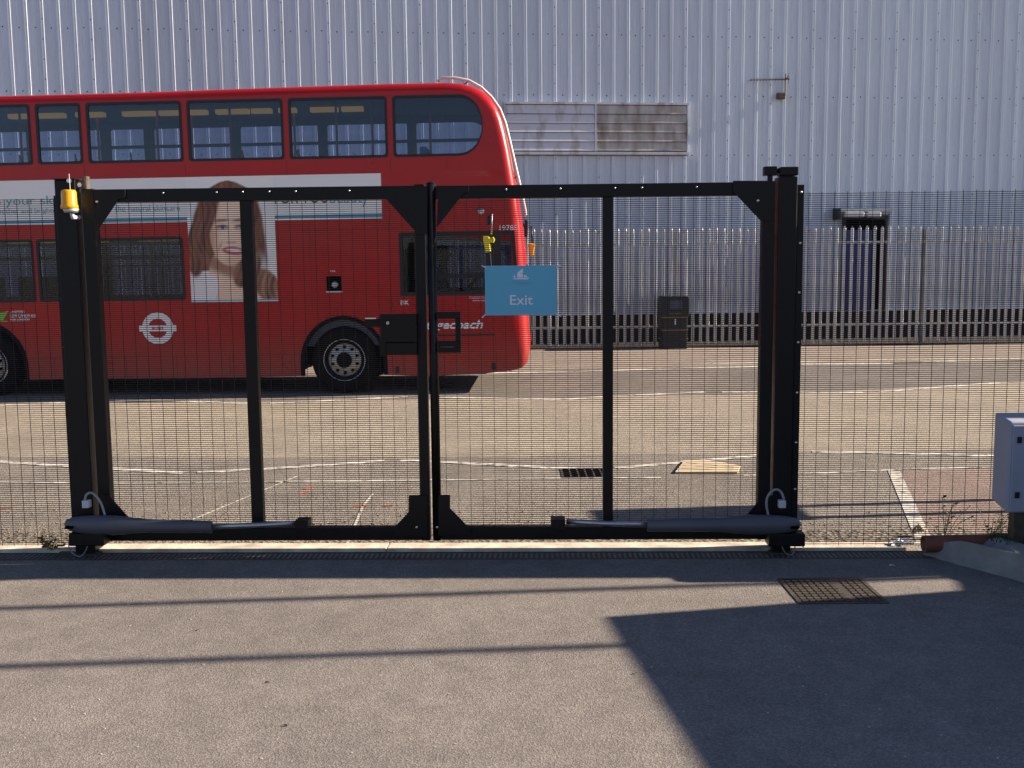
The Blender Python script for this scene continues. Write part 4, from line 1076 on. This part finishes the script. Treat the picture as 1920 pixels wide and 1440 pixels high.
for i in range(11):
    for j in range(9):
        u = mx0+.032+i*dx_; v = my0+.032+j*dy_
        if i == 7: continue
        mb.box(u, u+dx_*.72, v, v+dy_*.78, .002, .006)
tag(part('raised_tread', mb, M['iron'], mc), kind='stuff')
# gully grate beyond the gate
c0, c1 = W(1057,896), W(1138,879)
gg = thing('gully_grate', WORLD, ((c0[0]+c1[0])/2,(c0[1]+c1[1])/2,0), 'square cast iron gully grate in the road beyond the gate', 'drain grate')
part('grate_frame', MB().box(c0[0]-.015,c1[0]+.015,c0[1]-.02,c1[1]+.02,-.02,.004), M['iron'], gg)
for i in range(6):
    for j in range(2):
        wu = (c1[0]-c0[0])/6; wv = (c1[1]-c0[1])/2
        part('grate_slot', MB().box(c0[0]+i*wu+.008, c0[0]+(i+1)*wu-.008, c0[1]+j*wv+.006, c0[1]+(j+1)*wv-.006, .0045, .006), M['dark'], gg)
# pale board lying on the road
cs = [W(1266,889), W(1383,889), W(1388,877), W(1345,869), W(1284,866)]
bd = thing('wooden_board', WORLD, (*cs[0],0), 'pale broken wooden board lying flat on the road beyond the gate', 'board')
mb = MB(); nn = len(cs)
mb.v = [(p[0],p[1],.004) for p in cs] + [(p[0],p[1],.020) for p in cs]
mb.f = [tuple(range(nn))[::-1], tuple(range(nn,2*nn))] + [(i,(i+1) % nn,(i+1) % nn+nn,i+nn) for i in range(nn)]
part('board_top', mb, M['wood'], bd)
for k_ in range(1, 4):
    t_ = k_/4; a_ = Vector(cs[0]).lerp(Vector(cs[4]), t_); b2 = Vector(cs[1]).lerp(Vector(cs[2]), t_)
    part('board_split', MB().quad((a_.x+.03,a_.y-.004,.0208),(b2.x-.05,b2.y-.004,.0208),(b2.x-.05,b2.y+.004,.0208),(a_.x+.03,a_.y+.004,.0208)), M['iron'], bd)
# kerb corner and planted bed at the right
kp = [(2.50,6.20),(2.62,5.98),(2.80,5.69),(3.30,4.60),(3.48,4.60),(3.00,5.72),(2.86,6.0),(2.80,6.22)]
mb = MB(); nn = len(kp)
mb.v = [(p[0],p[1],0) for p in kp] + [(p[0]+.012,p[1],.15 if i not in (0,7) else .07) for i, p in enumerate(kp)]
mb.f = [tuple(range(nn,2*nn))] + [(i,(i+1) % nn,(i+1) % nn+nn,i+nn) for i in range(nn)]
put('raised_kerb', mb, M['kerb'], bev=.01)['kind'] = 'structure'
mb = MB(); bp_ = [(2.85,6.15),(3.0,5.72),(3.48,4.60),(4.5,4.60),(4.5,6.15)]
mb.v = [(p[0],p[1],.10) for p in bp_]; mb.f = [tuple(range(5))]
put('planting_bed', mb, M['soil'])['kind'] = 'structure'
mb = MB()
for i in range(900):
    x = random.uniform(2.84, 3.25) if i % 3 else random.uniform(3.2, 4.8); y = random.uniform(5.72, 6.12)
    if x < 3.02 and y < 5.85: continue
    h = random.uniform(.03,.16); a = random.uniform(0, 6.28); dx, dy = math.cos(a)*.05*random.random(), math.sin(a)*.05*random.random(); w_ = .005
    mb.v += [(x-w_,y,.09),(x+w_,y,.09),(x+dx,y+dy,.10+h)]; n = len(mb.v); mb.f.append((n-3,n-2,n-1))
o_ = put('grass', mb, M['leaf']); tag(o_, 'short weedy grass growing in the planted bed behind the kerb', 'grass', kind='stuff')
# clay pipe lying behind the fence line
a = ground(1747, 1012, .07)
pp = thing('drain_pipe', WORLD, (3.2, 6.12, .05), 'terracotta orange drain pipe lying along the foot of the mesh fence', 'pipe')
pth = [(2.475,6.13,.085),(5.6,6.10,.135)]
mb = MB(); mb.lathe([(.052,0),(.052,3.1),(.045,3.1),(.045,0),(.052,0)], 0, 0, seg=24)
rot = Vector((1,-.01,.016)).normalized()
mt_ = Matrix.Translation(Vector(pth[0])) @ rot.to_track_quat('Y','Z').to_matrix().to_4x4()
mb.v = [tuple(mt_ @ Vector(v)) for v in mb.v]
part('pipe_wall', mb, M['pipe'], pp, smooth=True)
# grey cabinet
cb = thing('electrical_cabinet', WORLD, (3.15,6.0,0), 'pale grey electrical cabinet on a post at the right edge', 'cabinet')
X0, X1, Y0, Y1 = 2.838, 3.36, 5.86, 6.06; zA_, zB_ = .335, .865
mb = MB(); mb.v = [(X0,Y0,zA_),(X1,Y0,zA_),(X1,Y1,zA_+.04),(X0,Y1,zA_+.04),(X0,Y0,zB_),(X1,Y0,zB_),(X1,Y1,zB_+.03),(X0,Y1,zB_+.03)]
mb.f = [(0,3,2,1),(4,5,6,7),(0,1,5,4),(1,2,6,5),(2,3,7,6),(3,0,4,7)]
part('cabinet_body', mb, M['box'], cb, bev=.012)
part('cabinet_door', MB().box(X0+.012, X1-.012, Y0-.012, Y0-.001, zA_+.012, zB_-.018), M['box'], cb, bev=.004)
for z in (.765, .445): part('door_lock', MB().box(X0+.035, X0+.062, Y0-.020, Y0-.012, z-.018, z+.018), M['gasket'], cb, bev=.003)
part('cabinet_post', MB().box(X0+.07, X0+.14, Y0+.05, Y0+.12, .0, zA_), M['iron'], cb)
part('cabinet_post', MB().box(X1-.14, X1-.07, Y0+.05, Y0+.12, .0, zA_), M['iron'], cb)
# litter and weeds
def crumple(name, x, y, z, s, h, m_, label, cat, seed):
    rnd = random.Random(seed); mb = MB(); n = 9
    for j in range(n):
        for i in range(n):
            mb.v.append((x + (i/(n-1)-.5)*s + rnd.uniform(-.08,.08)*s, y + (j/(n-1)-.5)*s*.5 + rnd.uniform(-.04,.04)*s, z + rnd.random()*h*(1-abs(i/(n-1)-.5)*1.2)))
    for j in range(n-1):
        for i in range(n-1): mb.f.append((j*n+i, j*n+i+1, (j+1)*n+i+1, (j+1)*n+i))
    o = put(name, mb, m_); tag(o, label, cat); return o
p = W(1694,1028); crumple('paper_litter', p[0], p[1], .025, .17, .035, M['paper'], 'crumpled white wrapper lying at the end of the pale kerb strip', 'litter', 3)
p = W(1722,1010); crumple('cardboard_scrap', p[0]+.02, p[1]+.05, .02, .09, .075, M['cream'], 'cream cardboard scrap behind the mesh beside the open end of the clay pipe', 'litter', 5)
p = W(1672,1062); crumple('foil_scrap', p[0], p[1], .004, .03, .012, M['paper'], 'tiny white scrap on the shaded tarmac by the drain channel', 'litter', 9)
p = W(975,1025); crumple('paper_scrap', p[0], p[1], .006, .05, .006, M['paper'], 'thin white paper scrap on the gritty strip beyond the gate', 'litter', 11)
def weed(x, y, z, h, n, m_, label, name='weed', spread=.5, leafs=.03, seed=1):
    rnd = random.Random(seed); t = thing(name, WORLD, (x,y,z), label, 'weed'); st = MB(); lf = MB()
    for k in range(n):
        a = rnd.uniform(0,6.28); tip = Vector((x + math.cos(a)*h*spread*rnd.random(), y + math.sin(a)*h*spread*.5*rnd.random(), z + h*rnd.uniform(.4,1)))
        b0 = Vector((x,y,z)); mid = (b0+tip)/2 + Vector((0,0,h*.1)); st.tube([b0, mid, tip], .002, 4)
        for q in range(5):
            c = b0.lerp(tip, rnd.uniform(.3,1)); a2 = rnd.uniform(0,6.28); d_ = Vector((math.cos(a2), math.sin(a2)*.6, rnd.uniform(-.4,.6)))*leafs*rnd.uniform(.6,1.2); e_ = Vector((-d_.y, d_.x, .3*d_.x))*.35
            lf.quad(c, c + d_*.5 + e_, c + d_, c + d_*.5 - e_)
    part('stem', st, m_, t); tag(part('leaves', lf, m_, t), kind='stuff'); return t
p = W(93,1040); weed(p[0], p[1]+.03, .02, .085, 14, M['dryleaf'], 'dry yellow brown weed growing by the foot of the left gate post', spread=1.3, leafs=.035, seed=2)
p = ground(1800, 1000); weed(2.78, 6.55, 0, .30, 9, M['leaf'], 'straggly green weed behind the mesh fence and clay pipe', spread=.9, leafs=.032, seed=4)
weed(3.02, 6.42, 0, .26, 8, M['leaf'], 'small green weed behind the mesh fence below the grey cabinet', spread=.8, leafs=.035, seed=6)
mb = MB()
for i in range(80):
    q = ground(random.uniform(0, 1920), random.uniform(1100, 1440)); s_ = random.uniform(.0012,.0030)
    mb.box(q.x-s_, q.x+s_*1.3, q.y-s_, q.y+s_, 0, s_*1.1)
o_ = put('loose_chippings', mb, mat('pale_chipping', (.55,.50,.42), .7)); tag(o_, 'loose pale stone chippings scattered over the driveway tarmac', 'chippings', kind='stuff')
for k, (px, py) in enumerate(((495,1281),(370,1183),(540,1363),(1195,1262))):
    q = ground(px, py); m_ = MB(); a = k*1.3
    for d_ in (-1, 1):
        m_.quad((q.x,q.y,.003),(q.x+.012*math.cos(a)+.004*d_,q.y+.012*math.sin(a),.009),(q.x+.026*math.cos(a),q.y+.026*math.sin(a),.004),(q.x+.012*math.cos(a),q.y+.012*math.sin(a)-.003*d_,.003))
    o_ = put('twig_scrap', m_, M['iron']); tag(o_, ['curled dark leaf scrap on the sunlit driveway below the near rail shadow, the largest','small dark leaf scrap between the two rail shadows on the driveway','dark leaf scrap nearest the bottom edge of the driveway','small scrap lying in the big driveway shadow'][k], 'leaf scrap', 'leaf scraps on the driveway')
# grit scattered along the road edge
mb = MB()
for i in range(2600):
    u = random.gauss(-1.0, 1.3) if i % 3 else random.uniform(-4, 3.2); v = .17 + abs(random.gauss(0, .28)) + (.5*random.random() if i % 4 == 0 else 0)
    s_ = random.uniform(.0025,.006); mb.box(u-s_,u+s_,v-s_,v+s_*.8,0,s_*1.3)
o_ = put('grit', mb, mat('grit_stone', (.34,.29,.22), .9, var=.3, vscale=80), frame=GATE); tag(o_, 'scattered pale grit along the edge of the road behind the gate', 'grit', kind='stuff')

# ------------------------------------------------------------------ unseen objects added for the shadows they cast on driveway and road
H = 1.9; KX = math.cos(SUN_AZ)/math.tan(SUN_EL); KY = math.sin(SUN_AZ)/math.tan(SUN_EL); ox, oy = KX*H, KY*H
c1_, c2_, c3_, c4_ = (ground(*p) for p in ((1129,1157),(1797,1107),(1780,1070),(1312,1442)))
fp = [(c1_.x+ox, c1_.y+oy), (c2_.x+ox, c2_.y+oy), (c3_.x+ox, c3_.y+oy), (c3_.x+ox-.02, c3_.y+oy+.22), (9+ox, c3_.y+oy+.5), (9+ox,-2), (c4_.x+ox+.35,-2), (c4_.x+ox, c4_.y+oy)]
ob = thing('shadow_block', WORLD, (fp[0][0]+1, fp[0][1]-1, 0), 'unseen low block added beside the driveway to cast its large shadow', 'building')  # block added out of view; footprint shaped by the large driveway shadow
mb = MB(); nn = len(fp); mb.v = [(p[0],p[1],0) for p in fp] + [(p[0],p[1],H) for p in fp]
mb.f = [tuple(range(nn))] + [tuple(range(nn,2*nn))[::-1]] + [(i,i+nn,(i+1) % nn+nn,(i+1) % nn) for i in range(nn)]
part('wall', mb, M['caster'], ob)
TA = math.tan(SUN_AZ); SX = 5.3
ya_, yb_ = (ground(1820, py).y + (SX - ground(1820, py).x)*TA for py in (939, 961))
h0, h1 = (SX - ground(1530, 965).x)/KX, (SX - ground(1125, 975).x)/KX
sp = thing('shadow_sign', WORLD, (SX,(ya_+yb_)/2,0), 'unseen two-post sign added beyond the mesh fence for its shadow stripes', 'sign')  # sign placed out of view so its posts and panel cast the road stripes
for y in (ya_, yb_): part('sign_post', MB().tube([(SX,y,0),(SX,y,h1)], .040, 12), M['steel'], sp, smooth=True)
part('sign_panel', MB().box(SX-.06,SX-.045,yb_-.07,ya_+.07,h0,h1), M['wht'], sp)
for (pa, pb, lab) in (((0,1250),(1150,1211),'nearer'),((0,1141),(1200,1102),'farther')):
    pa, pb = ground(*pa), ground(*pb); xa, ya, xb, yb = pa.x, pa.y, pb.x, pb.y
    hh = 3.9; s_ = (yb-ya)/(xb-xa); f_ = lambda x: ya + s_*(x - KX*hh - xa) + KY*hh
    sr = thing('shadow_rail', WORLD, (10.2, f_(10.2), hh), lab + ' unseen tube added high over the driveway for its line shadow', 'rail')  # tube invented to draw one thin shadow line; height keeps it out of view
    part('rail_tube', MB().tube([(-1.0, f_(-1.0), hh),(10.2, f_(10.2), hh)], .034, 8), M['steel'], sr, smooth=True)
    part('rail_post', MB().tube([(10.2, f_(10.2), 0),(10.2, f_(10.2), hh)], .04, 8), M['steel'], sr, smooth=True)
    part('rail_post', MB().tube([(-1.0, f_(-1.0), hh),(-8.0, f_(-1.0)-.4, hh)], .024, 8).tube([(-8.0, f_(-1.0)-.4, 0),(-8.0, f_(-1.0)-.4, hh)], .04, 8), M['steel'], sr, smooth=True)
